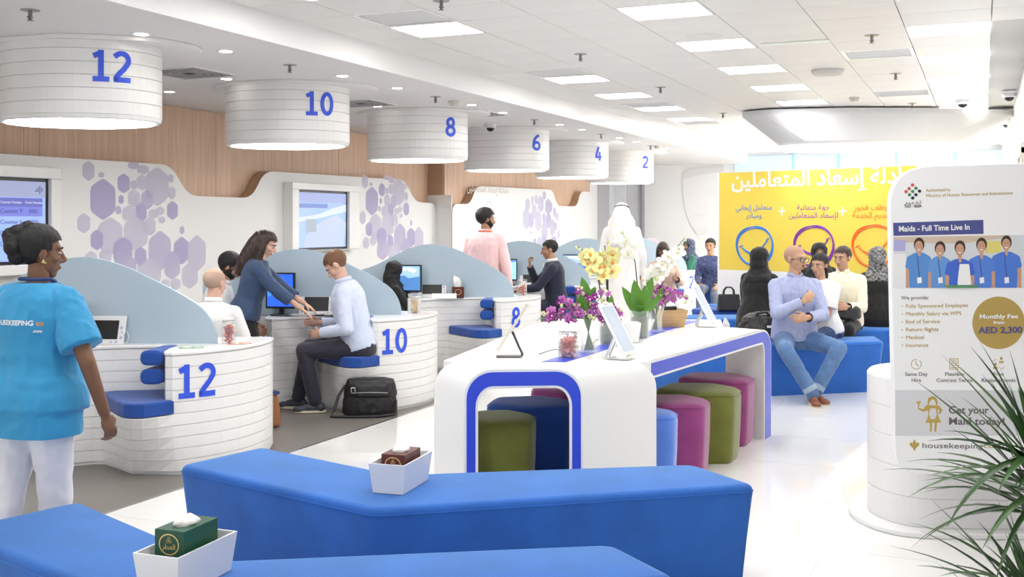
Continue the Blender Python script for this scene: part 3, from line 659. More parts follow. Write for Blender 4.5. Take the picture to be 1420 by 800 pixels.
def arch_face(P, Q, name_, both=True, sOut=0.003):
    # flat inverted U (or half of it) between P and Q in a vertical plane, white rim with a blue stripe
    ax = (Q-P).normalized(); W = (Q-P).length; nrm = Vector((ax.y, -ax.x))
    def ring(m):       # contour moved inwards by m
        R1 = RR-m; pts = []
        if not both:
            rx = max(RXF-LTF, .06)+m; ri = .095+m; X1 = W-LTF+m
            return [(0, TZ-m)]+[(W-RXF+(RXF-m)*math.sin(a), TZ-RR+R1*math.cos(a)) for a in [pi/2*k/8 for k in range(0, 9)]]+[(W-m, 0), (X1, 0), (X1, TZ-TH-ri+m)]+[(X1-rx+rx*math.cos(a), TZ-TH+m-ri+ri*math.sin(a)) for a in [pi/2*k/6 for k in range(1, 7)]]+[(0, TZ-TH+m)]
        if both: pts += [(m, 0.0), (m, TZ-RR)]+[(RR-R1*math.cos(a), TZ-RR+R1*math.sin(a)) for a in [pi/2*k/8 for k in range(1, 9)]]
        else: pts += [(0, TZ-m)]
        pts += [(W-RR+R1*math.sin(a), TZ-RR+R1*math.cos(a)) for a in [pi/2*k/8 for k in range(0, 9)]]+[(W-m, 0)]
        ri = (RR-.055); ins = LT-m
        pts += [(W-ins, 0), (W-ins, TZ-TH-ri)]+[(W-RR+(ri*.8+m)*math.cos(a)-0, TZ-TH-ri+(ri+m)*math.sin(a)) for a in [pi/2*k/6 for k in range(1, 7)]]
        if both: pts += [(RR-(ri*.8+m)*math.sin(a), TZ-TH-ri+(ri+m)*math.cos(a)) for a in [pi/2*k/6 for k in range(0, 6)]]+[(ins, TZ-TH-ri), (ins, 0)]
        else: pts += [(0, TZ-TH+m)]
        return pts
    def put(pts, y0, y1, nm, m):
        f = lambda s, z, y: (P.x+ax.x*s+nrm.x*y, P.y+ax.y*s+nrm.y*y, z)
        MB().loft([[f(s, z, y0) for s, z in pts], [f(s, z, y1) for s, z in pts]]).build(nm, m, TA)
    put(ring(0), -.012, .001, 'edge_band', WHITE); put(ring(.014), .0, .004, 'blue_stripe', BLUES)
arch_face(A_, B_, 'near'); arch_face(C_-ab*.03, E_, 'side', False)
q = [pz(*p, TZ) for p in ((750.5, 502), (785.5, 502), (972, 444.5), (948, 444.5))]
inv = TA.matrix_basis.inverted(); b = MB(); Q = [inv @ v for v in q]; b.loft([[(p.x, p.y, TZ+.0005) for p in Q], [(p.x, p.y, TZ+.0025) for p in Q]]); b.build('blue_runner', BLUES, TA)
# ------------------------------------------------------------ poufs
def pouf(u, v, w, d, m, label, rot=0, h=.46, group='velvet poufs under the long table'):
    T = empty('velvet_pouf', tuple(cw(u, v)), YAW+rot, label, 'stool', group)
    P = rpoly([(-.5*w, -.12*d), (-.1*w, -.5*d), (.38*w, -.42*d), (.5*w, .08*d), (.2*w, .5*d), (-.36*w, .42*d)], .05, 5)
    b = MB(); rings = []
    for z, k in ((.0, .03), (.03, .018), (.06, .014), (h*.5, .004), (h-.05, .0), (h-.03, .004), (h-.012, .015), (h-.002, .035), (h+.004, .08), (h+.006, .14)):
        rings.append([(x*(1-k/(.5*w)), y*(1-k/(.5*w)), z) for x, y in P])
    b.loft(rings); b.smooth = True; o = b.build('upholstery', m, T); smooth_angle(o, 1.2)
    MB().tube([(x*1.0, y, h-.02) for x, y in inset(P, .003)+[inset(P, .003)[0]]], .003, 5).build('piping', m, o); return T
pouf(1.46, 7.70, .56, .50, VELM, 'magenta velvet pouf at the far right corner under the long table', -.2)
pouf(1.24, 7.17, .58, .52, VELO, 'olive green velvet pouf on the open right side of the long table', -.15)
pouf(.98, 6.70, .52, .48, VELM, 'magenta velvet pouf between the olive and the light blue one', -.1)
pouf(.765, 6.27, .42, .36, VELL, 'light blue velvet pouf right behind the near right table leg', 0)
pouf(-.10, 6.12, .50, .46, VELO, 'olive green velvet pouf just inside the near arch of the long table', .1)
pouf(.11, 6.62, .56, .5, VELD, 'dark blue velvet pouf inside the near arch behind the olive one', .1)
pouf(.38, 7.2, .54, .5, VELM, 'magenta velvet pouf deepest inside the near arch behind the blue one', .1)
# ------------------------------------------------------------ blue benches
def bench(pts, label, zt=.46, taper=.05, m=VEL, group='blue velvet benches', r=.06, seam=None):
    c = (sum(p[0] for p in pts)/len(pts), sum(p[1] for p in pts)/len(pts))
    T = empty('velvet_bench', tuple(cw(*c)), YAW, label, 'bench', group)
    P = rpoly([(x-c[0], y-c[1]) for x, y in pts], r, 5); b = MB(); rings = []
    for z, k in ((.0, taper), (zt*.5, taper*.5), (zt-.05, .003), (zt-.03, .0), (zt-.012, .006), (zt-.003, .018), (zt, .035)): rings.append([(x, y, z) for x, y in inset(P, k)])
    b.loft(rings, True, False)
    o = b.build('upholstery', m, T)
    bm = bmesh.new(); bm.from_mesh(o.data); bm.verts.ensure_lookup_table(); n = len(P); f = bm.faces.new([bm.verts[len(rings)*n-n+i] for i in range(n)])
    bmesh.ops.triangulate(bm, faces=[f]); bm.to_mesh(o.data); bm.free(); smooth_angle(o, 1.0)
    MB().tube([(x, y, zt-.028) for x, y in inset(P, -.0005)+[inset(P, -.0005)[0]]], .0028, 5).build('piping', m, o); return T
SA_ = bench([(-1.515, 4.87), (-.531, 4.11), (1.03, 4.50), (.82, 4.90), (-.50, 4.70), (-1.224, 5.28)], 'big blue velvet bench bent in the middle, nearest the long table')
SB_ = bench([(-2.02, 3.84), (-1.00, 3.02), (.52, 3.32), (.345, 3.68), (-.95, 3.50), (-1.707, 4.25)], 'bent blue velvet bench in the bottom foreground, cut by the frame')
bench([(1.20, 10.2), (1.62, 9.45), (3.42, 9.90), (3.50, 10.38), (1.85, 10.05), (1.50, 10.6)], 'blue velvet bench carrying the seated man in glasses', .47)
bench([(2.75, 10.9), (3.98, 11.0), (4.08, 11.75), (3.1, 11.85), (2.6, 11.5)], 'blue velvet bench behind the man in glasses, second row', .47)
bench([(2.0, 12.45), (2.6, 12.3), (4.6, 12.45), (4.7, 12.95), (2.1, 12.95)], 'blue velvet bench in the third row, below the yellow panel', .46)
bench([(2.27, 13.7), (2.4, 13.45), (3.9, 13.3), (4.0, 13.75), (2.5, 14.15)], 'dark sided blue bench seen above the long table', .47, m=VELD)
bench([(2.50, 14.45), (3.02, 14.12), (3.05, 14.42), (2.62, 14.78)], 'short blue bench at the left foot of the yellow panel', .46)
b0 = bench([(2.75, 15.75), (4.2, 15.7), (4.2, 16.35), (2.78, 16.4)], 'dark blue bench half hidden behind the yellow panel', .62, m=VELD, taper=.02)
# ------------------------------------------------------------ tapered trays with tissue boxes
def tray(u, v, rot, label, boxm, blabel, hh=.135, z=.462, g='white tapered trays'):
    T = empty('tapered_tray', tuple(cw(u, v, z)), YAW+rot, label, 'tray', g)
    w_, d_, h = .066, .135, .12; b = MB(); t = .007
    o0 = [(-w_, -d_), (w_, -d_), (w_, d_), (-w_, d_)]; sc = lambda P, k: inset(P, -k)
    b.loft([[(x, y, 0) for x, y in o0], [(x, y, h) for x, y in sc(o0, .014)], [(x, y, h) for x, y in sc(o0, .014-t)], [(x, y, .006) for x, y in sc(o0, -t)]]); b.build('tray', mat('tray_white', (.80, .81, .83), .25), T)
    p = T.matrix_basis @ Vector((0, .0, .012)); X = empty('tissue_box', tuple(p), YAW+rot, blabel, 'tissue box', 'tissue boxes in trays')
    ww, dd = .052, .085
    bevel(MB().box(-ww, ww, -dd, dd, 0, hh).build('carton', boxm, X), .002)
    b = MB(); n = 20; b.loft([[(.032*math.cos(2*pi*k/n), .05*math.sin(2*pi*k/n), hh) for k in range(n)], [(.034*math.cos(2*pi*k/n), .052*math.sin(2*pi*k/n), hh+.001) for k in range(n)]]); b.build('opening', mat('box_opening', (.55, .53, .5), .6), X)
    b = MB(); rings = []
    for i, (zz, k) in enumerate(((0, 1), (.006, 1.1), (.014, .85), (.02, .45), (.022, .15))): rings.append([(.029*k*math.cos(2*pi*j/16)*(1+.2*math.sin(3*j+i)), .045*k*math.sin(2*pi*j/16)*(1+.15*math.cos(5*j+i)), hh+.001+zz*(1+.3*math.sin(j*2.1))) for j in range(16)])
    b.loft(rings); b.build('tissue', PAPER, X, smooth=True)
    b = MB()
    n = 28; ro = [(-.0+.036*math.cos(2*pi*k/n), -dd-.0012, hh-.042+.032*math.sin(2*pi*k/n)) for k in range(n)]; ri = [(.032*math.cos(2*pi*k/n), -dd-.0012, hh-.042+.028*math.sin(2*pi*k/n)) for k in range(n)]; b.loft([ro, ri], False, False)
    for k in range(3): a = 2*pi*k/3+pi/2; c = Vector((.006*math.cos(a), -dd-.0015, hh-.030+.006*math.sin(a))); b.tube([c+Vector((.004*math.cos(x), 0, .004*math.sin(x))) for x in [2*pi*j/8 for j in range(9)]], .0009, 4)
    add_text(b, arabic('العطر'), .022, Matrix.Translation((0, -dd-.001, hh-.056)) @ Matrix.Rotation(pi/2, 4, 'X'), ext=.0004); b.build('emblem', mat('gold_foil', (.72, .52, .2), .35, metal=.4), X)
    return T
tray(-.46, 4.47, -.30, 'white tapered tray on the bend of the bench nearest the table', mat('box_maroon', (.10, .018, .015), .4), 'dark maroon tissue box in the tray on the farther bench')
tray(-.99, 3.28, -.34, 'white tapered tray on the foreground bench', mat('box_green', (.012, .085, .048), .4), 'dark green tissue box with gold oval emblem in the foreground tray', .165)
# ------------------------------------------------------------ yellow partition with print
YP = (2.902, 15.0); YQ = (4.90, 13.07); dY = Vector((YQ[0]-YP[0], YQ[1]-YP[1])); LY_ = dY.length; dY.normalize()
def yp(px, py):
    k = (px-710)/F; t = (k*YP[1]-YP[0])/(dY.x-k*dY.y); v = YP[1]+t*dY.y; return t, H-(py-HY)*v/F
TY_ = empty('yellow_partition', tuple(cw(*YP)), YAW+math.atan2(dY.y, dY.x), 'tall yellow partition wall printed with smiling faces, white below', 'partition')
zy = yp(999, 373.5)[1]; zt = yp(999, 240)[1]
MB().box(0, LY_, -.03, .03, 0, zy).build('lower_panel', WALLW, TY_); MB().box(0, LY_, -.03, .03, zy, zt).build('upper_panel', YELL, TY_)
MB().box(-.025, 0, -.035, .035, 0, zt).build('edge_trim', WALLW, TY_)
def ytext(s, px, py, size, m, nm, off=0, **k):
    x, z = yp(px, py); b = MB(); add_text(b, s, size, Matrix.Translation((x, -.032, z)) @ Matrix.Rotation(pi/2, 4, 'X'), off=off, ext=.001, **k); b.build(nm, m, TY_)
WPR = mat('white_print', (.88, .87, .85), .5)
ytext(arabic('معادلة إسعاد المتعاملين'), 1143, 256.5, .285, WPR, 'heading', .006)
C1, C2, C3 = mat('marker_blue', (.045, .20, .62), .5), mat('marker_purple', (.22, .04, .36), .5), mat('marker_orange', (.88, .16, .02), .5)
for (px, l1, l2, m) in ((1047, 'متعامل إيجابي', 'ومبادر', C1), (1129, 'جهة متفانية', 'لإسعاد المتعاملين', C2), (1212, 'موظف فخور', 'بتقديم الخدمة', C3)):
    ytext(arabic(l1), px, 291, .10, m, 'caption'); ytext(arabic(l2), px, 302, .10, m, 'caption')
for px in (1086, 1170):
    x, z = yp(px, 293); MB().box(x-.055, x+.055, -.034, -.03, z-.009, z+.009).box(x-.009, x+.009, -.0345, -.03, z-.055, z+.055).build('plus_sign', WPR, TY_)
for (px, m) in ((1048, C1), (1130, C2), (1213, C3)):
    x, z = yp(px, 341); rx = .285; rz = .265
    for j, (dx, dz, k) in enumerate(((0, 0, 1), (.008, -.006, .965), (-.006, .008, .985))):
        b = MB(); pts = [(x+dx+rx*k*math.cos(a), -.033, z+dz+rz*k*math.sin(a)+.012*math.sin(2*a+j)) for a in [2*pi*i/40 for i in range(41)]]; b.tube(pts, [.008+.006*max(0, math.cos(2*pi*i/40+1.2)) for i in range(41)], 6); b.build('face_outline', m, TY_)
    for dz in (0, -.022):
        b = MB(); b.tube([(x-.20+.40*t, -.033, z-.02-.12*math.sin(pi*t)+.10*t+dz*math.sin(pi*t)) for t in [i/14 for i in range(15)]], [.008+.003*math.sin(pi*i/14) for i in range(15)], 6); b.build('smile', m, TY_)
    for sx, zz in ((-.205, -.01), (.205, .09)): b = MB(); b.tube([(x+sx-.03, -.033, z+zz-.012), (x+sx, -.033, z+zz+.01), (x+sx+.028, -.033, z+zz+.012)], .008, 6); b.build('cheek', m, TY_)
# ------------------------------------------------------------ white totem with sign
TT = empty('sign_totem', tuple(cw(2.52, 5.75)), YAW, 'white banded totem pillar on an oval base, carrying the service sign', 'pillar')
TP = rpoly([(-.66, -.05), (-.55, -.38), (.6, -.42), (.8, 0), (.5, .45), (-.45, .4)], .26, 8)
for i in range(5):
    z0 = .03+.146*i; z1 = z0+.146; q_ = inset(TP, .002); MB().loft([[(x, y, z0+.001) for x, y in q_], [(x, y, z0+.004) for x, y in TP], [(x, y, z1-.004) for x, y in TP], [(x, y, z1-.001) for x, y in q_]]).build('band', PLANK, TT)
MB().prism(inset(TP, .005), .03, .758).build('core', mat('plank_joint', (.60, .59, .57), .5), TT)
MB().prism(rpoly([(x*1.16, y*1.2) for x, y in ((-.66, -.05), (-.55, -.38), (.6, -.42), (.8, 0), (.5, .45), (-.45, .4))], .28, 8), 0, .03, .008).build('base', WHITE, TT)
KS = 5.15/F
TS = empty('service_sign', tuple(cw(2.33, 5.15)), YAW, 'large white rounded sign advertising maid services in front of the totem', 'sign')
sx = lambda px: (px-710)*KS-2.33
sz = lambda py: H-(py-HY)*KS
SG = rpoly([(sx(1233), sz(232)), (sx(1560), sz(222)), (sx(1560), sz(659)), (sx(1242), sz(657))], [.20, .20, .12, .12], 8)
MB().loft([[(x, .045, z) for x, z in SG], [(x, .003, z) for x, z in inset(SG, .0)], [(x, .0, z) for x, z in inset(SG, .003)]][::-1]).build('board', mat('sign_white', (.88, .88, .88), .35), TS)
MB().box(-.3, .3, .045, .30, .45, .78).build('bracket', WHITE, TS)
def rot(py): return math.radians(1.7-2.3*(py-306)/312)
def stext(s, px, py, h, m, nm='lettering', align='LEFT', off=.0, sp=1.0, w=None):
    # h = cap height in px; w = wanted width in px
    b = MB(); add_text(b, s, h*KS/.70, Matrix.Identity(4), ext=.0006, off=off*h*KS, align=align, sp=sp)
    xs_ = [v[0] for v in b.v]; k = 1.0
    if w: k = w*KS/(max(xs_)-min(xs_))
    M = Matrix.Translation((sx(px), -.0012, sz(py))) @ Matrix.Rotation(-rot(py), 4, 'Y') @ Matrix.Rotation(pi/2, 4, 'X') @ Matrix.Diagonal((k, 1, 1, 1))
    b.xf(M); return b.build(nm, m, TS)
def spoly(pts, m, nm, lift=.001, r=0):
    P = [(sx(x), sz(y)) for x, y in pts]
    if r: P = rpoly(P, r*KS, 5)
    return MB().loft([[(x, -lift, z) for x, z in P], [(x, 0.001, z) for x, z in P]]).build(nm, m, TS)
def sdisc(px, py, rx, ry, m, nm, lift=.001, n=20):
    return spoly([(px+rx*math.cos(2*pi*k/n), py+ry*math.sin(2*pi*k/n)) for k in range(n)], m, nm, lift)
RD, GR, BK = mat('logo_red', (.62, .10, .08), .4), mat('logo_green', (.06, .26, .10), .4), mat('logo_black', (.03, .03, .04), .4)
for (x, y, m) in ((1265.3, 256.5, RD), (1260.5, 261.5, RD), (1256.2, 265.7, RD), (1270, 261, GR), (1265.5, 265.5, GR), (1261, 270, GR), (1275, 265, BK), (1270, 270, BK), (1265.6, 274.5, BK)): sdisc(x, y, 2.3, 2.3, m, 'logo_dot', .002, 14)
stext(arabic('تدبير'), 1266, 282.5, 5, GREYT, align='CENTER', w=24); stext('TAD - BEER', 1254, 288, 3.6, GREYT, w=24, off=.03)
stext('Authorized by', 1284, 266, 4.4, GOLD, w=34); stext('Ministry of Human Resources and Emiratisation', 1284, 273.5, 4.4, GOLD, w=120)
spoly([(1238.5, 309), (1363.5, 304.8), (1363.8, 324.3), (1239, 327)], NAVY, 'title_bar', .001)
stext('Maids - Full Time Live In', 1246, 321, 7.6, WPR, w=98, off=.025)
DKT = GREYT
stext('We provide:', 1249.5, 415.5, 5.2, DKT, w=38)
for i, (s_, w_) in enumerate((('Fully Sponsored Employee', 86), ('Monthly Salary via WPS', 77), ('End of Service', 47), ('Return flights', 45), ('Medical', 25), ('Insurance', 31))):
    stext(s_, 1255.5, 426.8+10.85*i, 5.2, GOLD, w=w_); sdisc(1251, 424.5+10.85*i, .8, .8, GOLD, 'bullet')
sdisc(1384.5, 447.5, 38, 38, WPR, 'badge_rim', .0015, 40); sdisc(1384.5, 447.5, 36.3, 36.3, mat('gold_badge', (.46, .32, .09), .4), 'badge', .0025, 40)
def btext(s_, px, py, h, m, w): o = stext(s_, px, py, h, m, align='CENTER', w=w, off=.03); o.location.y -= .003
btext('Monthly Fee', 1384.5, 441.5, 6, WPR, 53); btext('from', 1385, 449, 4.4, WPR, 15); btext('AED 2,300', 1387, 461.5, 8.4, NAVY, 61)
# pictograms
def sring(px, py, r0, r1, m, nm, n=24, a0=0, a1=2*pi):
    P = [(px+r1*math.cos(a0+(a1-a0)*k/n), py+r1*math.sin(a0+(a1-a0)*k/n)) for k in range(n+1)]+[(px+r0*math.cos(a0+(a1-a0)*k/n), py+r0*math.sin(a0+(a1-a0)*k/n)) for k in range(n, -1, -1)]
    b = MB(); m_ = n+1; V_ = [(sx(x), -.0012, sz(y)) for x, y in P]; L_ = len(V_); b.add(V_, [(i, i+1, L_-2-i, L_-1-i) for i in range(n)]); b.build(nm, m, TS)
sring(1270.5, 505, 6.4, 7.2, GOLD, 'clock_icon', a0=-.9, a1=4.9); spoly([(1269.7, 500), (1270.6, 500), (1270.6, 504.6), (1274.5, 507), (1274, 507.8), (1269.7, 505.2)], GOLD, 'clock_hands')
for a_, c_ in (((1316.5, 497), (1329, 498)), ((1316.5, 511.3), (1329, 512.3)), ((1316.5, 497), (1317.5, 512)), ((1328, 497), (1329, 512))): spoly([a_, (c_[0], a_[1]), c_, (a_[0], c_[1])], GOLD, 'form_icon')
for k in range(4): spoly([(1319, 500+3*k), (1326.5, 500+3*k), (1326.5, 501+3*k), (1319, 501+3*k)], GOLD, 'form_line')
for x, y in ((1380.3, 509), (1388.5, 501)): sdisc(x, y-4, 1.9, 2.3, GOLD, 'person_icon'); spoly([(x-3.6, y+2.4), (x-3, y-.4), (x+3, y-.4), (x+3.6, y+2.4)], GOLD, 'person_icon', r=1.2)
sring(1381, 503, 4, 4.8, GOLD, 'arrow_icon', 8, 3.6, 4.9); sring(1388, 507, 4, 4.8, GOLD, 'arrow_icon', 8, .4, 1.7)
for a1, a2, x, w1, w2 in (('Same Day', 'Hire', 1270.5, 31, 13), ('Flexible', 'Contract Terms', 1323.5, 26, 50), ('Free', 'Replacements', 1384.5, 14, 47)): stext(a1, x, 521, 5, DKT, align='CENTER', w=w1); stext(a2, x, 529.5, 5, DKT, align='CENTER', w=w2)
spoly([(1241.5, 541), (1560, 541), (1560, 604), (1241.5, 604)], mat('sign_grey_band', (.66, .66, .68), .4), 'grey_band', .0008)
stext('Get your', 1315, 573, 9.8, DKT, w=56, off=.03); stext('Maid today!', 1315, 588.5, 9.8, DKT, w=77, off=.03)
for P in ([(1287, 552), (1291, 549.5), (1296, 549.5), (1299, 553), (1300.5, 560), (1298, 562), (1297, 557), (1289, 557), (1288, 562), (1286, 561)], [(1284, 562), (1302, 562), (1307, 569), (1303, 574.5), (1301, 573), (1303, 569.5), (1300, 567), (1301, 577), (1305, 586), (1283, 586), (1287, 577), (1287, 569), (1280, 571), (1273, 567), (1273.5, 565), (1280, 567.5)], [(1289, 586), (1292.5, 586), (1292, 598), (1289, 599), (1290, 594)], [(1296, 586), (1299.5, 586), (1298.5, 594), (1298, 599), (1295.5, 598)], [(1270, 557), (1277, 556), (1275, 561), (1273.5, 567), (1272.5, 566), (1273, 561)]): spoly(P, GOLD, 'maid_icon')
spoly([(1290, 566), (1297, 566), (1299, 574), (1296.5, 581), (1290.5, 581), (1288, 574)], mat('sign_grey_band', (.66, .66, .68), .4), 'apron_icon', .002); sdisc(1293.3, 558, 3.6, 4.2, mat('sign_grey_band', (.66, .66, .68), .4), 'face_icon', .002)
for P in ([(1268, 609), (1270.5, 613.5), (1269.6, 623), (1268, 625), (1266.4, 623), (1265.5, 613.5)], [(1261, 616), (1263, 613), (1265.5, 615), (1266, 620), (1263, 619)], [(1275, 616), (1273, 613), (1270.5, 615), (1270, 620), (1273, 619)], [(1264.5, 619.4), (1271.5, 619.4), (1271.5, 620.6), (1264.5, 620.6)]): spoly(P, GOLD, 'lily_icon')
stext('housekeeping', 1278, 621, 7.4, DKT, w=84); stext('co', 1363, 621, 7.4, GOLD, w=15); stext('.co', 1379.5, 621, 7.4, DKT, w=17)
# printed photograph of five women in blue tops, flat layers
spoly([(1239, 328), (1560, 324), (1560, 399), (1239, 399.5)], mat('photo_pale', (.66, .68, .70), .4), 'photo', .0008)
spoly([(1239, 329), (1400, 326), (1400, 329), (1330, 338), (1239, 336)], mat('photo_wood', (.62, .50, .38), .4), 'photo', .0011); spoly([(1239, 332), (1256, 333), (1255, 348), (1239, 348)], mat('photo_screen', (.42, .40, .66), .4), 'photo', .0014)
spoly([(1368, 334), (1388, 334), (1388, 350), (1366, 351)], mat('photo_yellow', (.75, .66, .2), .4), 'photo', .0014); spoly([(1239, 352), (1256, 352), (1256, 399), (1239, 399)], mat('photo_white', (.8, .8, .8), .4), 'photo', .0012)
PBLU = [mat('photo_blue_%d' % i, c, .4) for i, c in enumerate(((.10, .27, .62), (.13, .31, .66), (.06, .14, .60), (.09, .22, .66), (.08, .20, .66)))]
PSK = mat('photo_skin', (.58, .33, .22), .4); PHR = mat('photo_hair', (.05, .03, .02), .4)
for i, (cx, ty, w_, hy_) in enumerate(((1274, 331, 19, 349), (1303, 336, 17, 354), (1330.5, 335, 21, 358), (1360.5, 331, 20, 353), (1395, 328, 22, 348))):
    zz = .002+.001*(i % 2)+(.002 if i == 2 else 0)
    spoly([(cx-w_*.25, hy_+1), (cx+w_*.3, hy_+1), (cx+w_*.85, hy_+7), (cx+w_, hy_+22), (cx+w_*.72, hy_+24), (cx+w_*.7, 399), (cx-w_*.7, 399), (cx-w_*.7, hy_+24), (cx-w_, hy_+22), (cx-w_*.85, hy_+7)], PBLU[i], 'printed_woman', zz, 2)
    spoly([(cx-w_*.95, hy_+23), (cx-w_*.7, hy_+24), (cx-w_*.75, 399), (cx-w_*.95, 399)], PSK, 'printed_arm', zz+.0002); spoly([(cx+w_*.95, hy_+23), (cx+w_*.7, hy_+24), (cx+w_*.75, 399), (cx+w_*.95, 399)], PSK, 'printed_arm', zz+.0002)
    sdisc(cx+.4, ty+8, 7.3, 9.6, PHR, 'printed_hair', zz+.0003); spoly([(cx-2.6, ty+16), (cx+3, ty+16), (cx+2, hy_+6), (cx-1, hy_+6)], PSK, 'printed_neck', zz+.0004); sdisc(cx, ty+11, 5.7, 8.2, PSK, 'printed_face', zz+.0006)
    spoly([(cx-2.6, ty+14.5), (cx+2.6, ty+14.5), (cx, ty+16.5)], WPR, 'printed_smile', zz+.0009)
    for e in (-2.3, 2.3): sdisc(cx+e, ty+9, .8, .5, PHR, 'printed_eye', zz+.0009, 8)
    spoly([(cx-3, hy_+4), (cx-2, hy_+4), (cx+1.4, 386), (cx+.2, 386)], NAVY, 'printed_lanyard', zz+.0008); spoly([(cx-2.5, 385), (cx+3.4, 384), (cx+4, 392), (cx-2, 393)], WPR, 'printed_badge', zz+.001)
spoly([(1308, 395), (1358, 395), (1352, 399), (1314, 399)], mat('photo_green', (.10, .28, .14), .4), 'printed_tray', .0075); spoly([(1330, 366), (1343, 366), (1346, 395), (1327, 395)], WPR, 'printed_jug', .008, 2)
# ------------------------------------------------------------ dracaena in the right foreground
PU, PV = 1.25, 2.5
PL = empty('potted_dracaena', tuple(cw(PU, PV)), YAW, 'potted dracaena with long narrow arching green leaves in the right foreground', 'plant')
MB().lathe([(.13, 0), (.17, .3), (.175, .32), (.16, .32), (.15, .30)], 28).build('pot', mat('pot_grey', (.3, .3, .3), .5), PL, smooth=False)
STM = mat('dracaena_stem', (.16, .12, .07), .7, bump=.3, bscale=60)
LEAF = [mat('leaf_green_%d' % i, c, .38) for i, c in enumerate(((.035, .095, .022), (.05, .13, .03), (.022, .065, .018), (.085, .16, .05)))]
rl = random.Random(5)
for (cx, cy, z, h0) in ((-.02, -.02, .955, 0), (-.04, -.06, .63, 0)):
    MB().tube([(cx*.3, cy*.3, .28), (cx, cy, (z+.28)/2), (cx, cy, z)], [.02, .017, .013], 10).build('stem', STM, PL, smooth=True)
    for k in range(84):
        az = rl.uniform(0, 2*pi) if k % 3 else rl.uniform(pi*.75, pi*1.35); el_ = rl.uniform(.15, 1.35); L = rl.uniform(.26, .40)*(1.0 if el_ < 1 else .85); w_ = rl.uniform(.0065, .012)
        p = Vector((cx, cy, z+rl.uniform(-.10, .05))); dr = Vector((math.cos(az)*math.cos(el_), math.sin(az)*math.cos(el_), math.sin(el_))); n = 9; pts = []; droop = rl.uniform(.05, .15)*(1.5-el_)
        for j in range(n): pts.append(p.copy()); p = p+dr*L/(n-1); dr = (dr+Vector((0, 0, -droop))).normalized()
        side = Vector((-math.sin(az), math.cos(az), 0)); b = MB(); vs = []; fs = []
        for j, q in enumerate(pts):
            t = j/(n-1); ww = w_*(.7+1.2*t if t < .3 else 1.06*(1-((t-.3)/.7)**1.6)+.02); up_ = Vector((0, 0, .35*ww)); vs += [q-side*ww+up_, q-Vector((0, 0, .2*ww)), q+side*ww+up_]
        for j in range(n-1): a = 3*j; fs += [(a, a+1, a+4, a+3), (a+1, a+2, a+5, a+4)]
        b.add(vs, fs); b.build('leaf', LEAF[rl.choice((0, 0, 1, 1, 2, 3))], PL, smooth=True)
# ------------------------------------------------------------ people
SKIN = {'dark': mat('skin_dark', (.20, .095, .05), .5, vary=.06, vscale=9), 'brown': mat('skin_brown', (.40, .215, .13), .5, vary=.06, vscale=9),
        'fair': mat('skin_fair', (.66, .40, .30), .5, vary=.06, vscale=9), 'tan': mat('skin_tan', (.52, .30, .195), .5, vary=.06, vscale=9)}
EYEW = mat('eye_white', (.48, .44, .41), .5); IRIS = mat('iris_dark', (.03, .018, .012), .2); LIP = mat('lips', (.42, .17, .14), .45)
HAIRK = mat('hair_black', (.008, .007, .007), .6, bump=.6, bscale=90, stretch=(1, 1, .15)); HAIRB = mat('hair_brown', (.16, .075, .035), .5, bump=.5, bscale=90)
HAIRD = mat('hair_dark_brown', (.035, .018, .014), .42, bump=.6, bscale=90, stretch=(1, 1, .12))
def remesh(mb, vox, it=4, fac=.5):
    me = mb.mesh('tmp'); o = bpy.data.objects.new('tmp', me); COL.objects.link(o)
    md = o.modifiers.new('r', 'REMESH'); md.mode = 'VOXEL'; md.voxel_size = vox; md.adaptivity = 0
    if it: sm = o.modifiers.new('s', 'SMOOTH'); sm.factor = fac; sm.iterations = it
    dg = bpy.context.evaluated_depsgraph_get(); r = bpy.data.meshes.new_from_object(o.evaluated_get(dg))
    bpy.data.objects.remove(o); bpy.data.meshes.remove(me); return r
def seg(mb, a, b_, ra, rb, n=12):
    a, b_ = Vector(a), Vector(b_); mb.tube([a, b_], [ra, rb], n); mb.ell(a, (ra,)*3, n, 8); mb.ell(b_, (rb,)*3, n, 8)
def wrinkle(me, amp, sc, seed=0, stretch=(1, 1, 1)):
    n = len(me.vertices); co = np.empty(n*3, 'f'); no = np.empty(n*3, 'f'); me.vertices.foreach_get('co', co); me.vertex_normals.foreach_get('vector', no)
    co = co.reshape(-1, 3); out = co.copy(); no = no.reshape(-1, 3)
    for i in range(n):
        q = Vector((float(co[i, 0])*sc*stretch[0]+seed, float(co[i, 1])*sc*stretch[1], float(co[i, 2])*sc*stretch[2]))
        k = 1-abs(noise.noise(q)*.7+noise.noise(q*2.3)*.3)*2.2; out[i] += no[i]*(amp*k)
    me.vertices.foreach_set('co', out.ravel()); me.update()
def cut_faces(me, keep):
    bm = bmesh.new(); bm.from_mesh(me)
    bmesh.ops.delete(bm, geom=[f for f in bm.faces if not keep(f.calc_center_median())], context='FACES')
    bm.to_mesh(me); bm.free()
def bisect(me, co, no):       # throws away the side the normal points to, and closes the cut
    bm = bmesh.new(); bm.from_mesh(me)
    g = bmesh.ops.bisect_plane(bm, geom=bm.verts[:]+bm.edges[:]+bm.faces[:], plane_co=co, plane_no=no, clear_outer=True)
    es = [e for e in g['geom_cut'] if isinstance(e, bmesh.types.BMEdge)]
    try: bmesh.ops.edgeloop_fill(bm, edges=es)
    except Exception: pass
    bm.to_mesh(me); bm.free()
def shade(me):
    me.polygons.foreach_set('use_smooth', [True]*len(me.polygons)); me.update(); return me
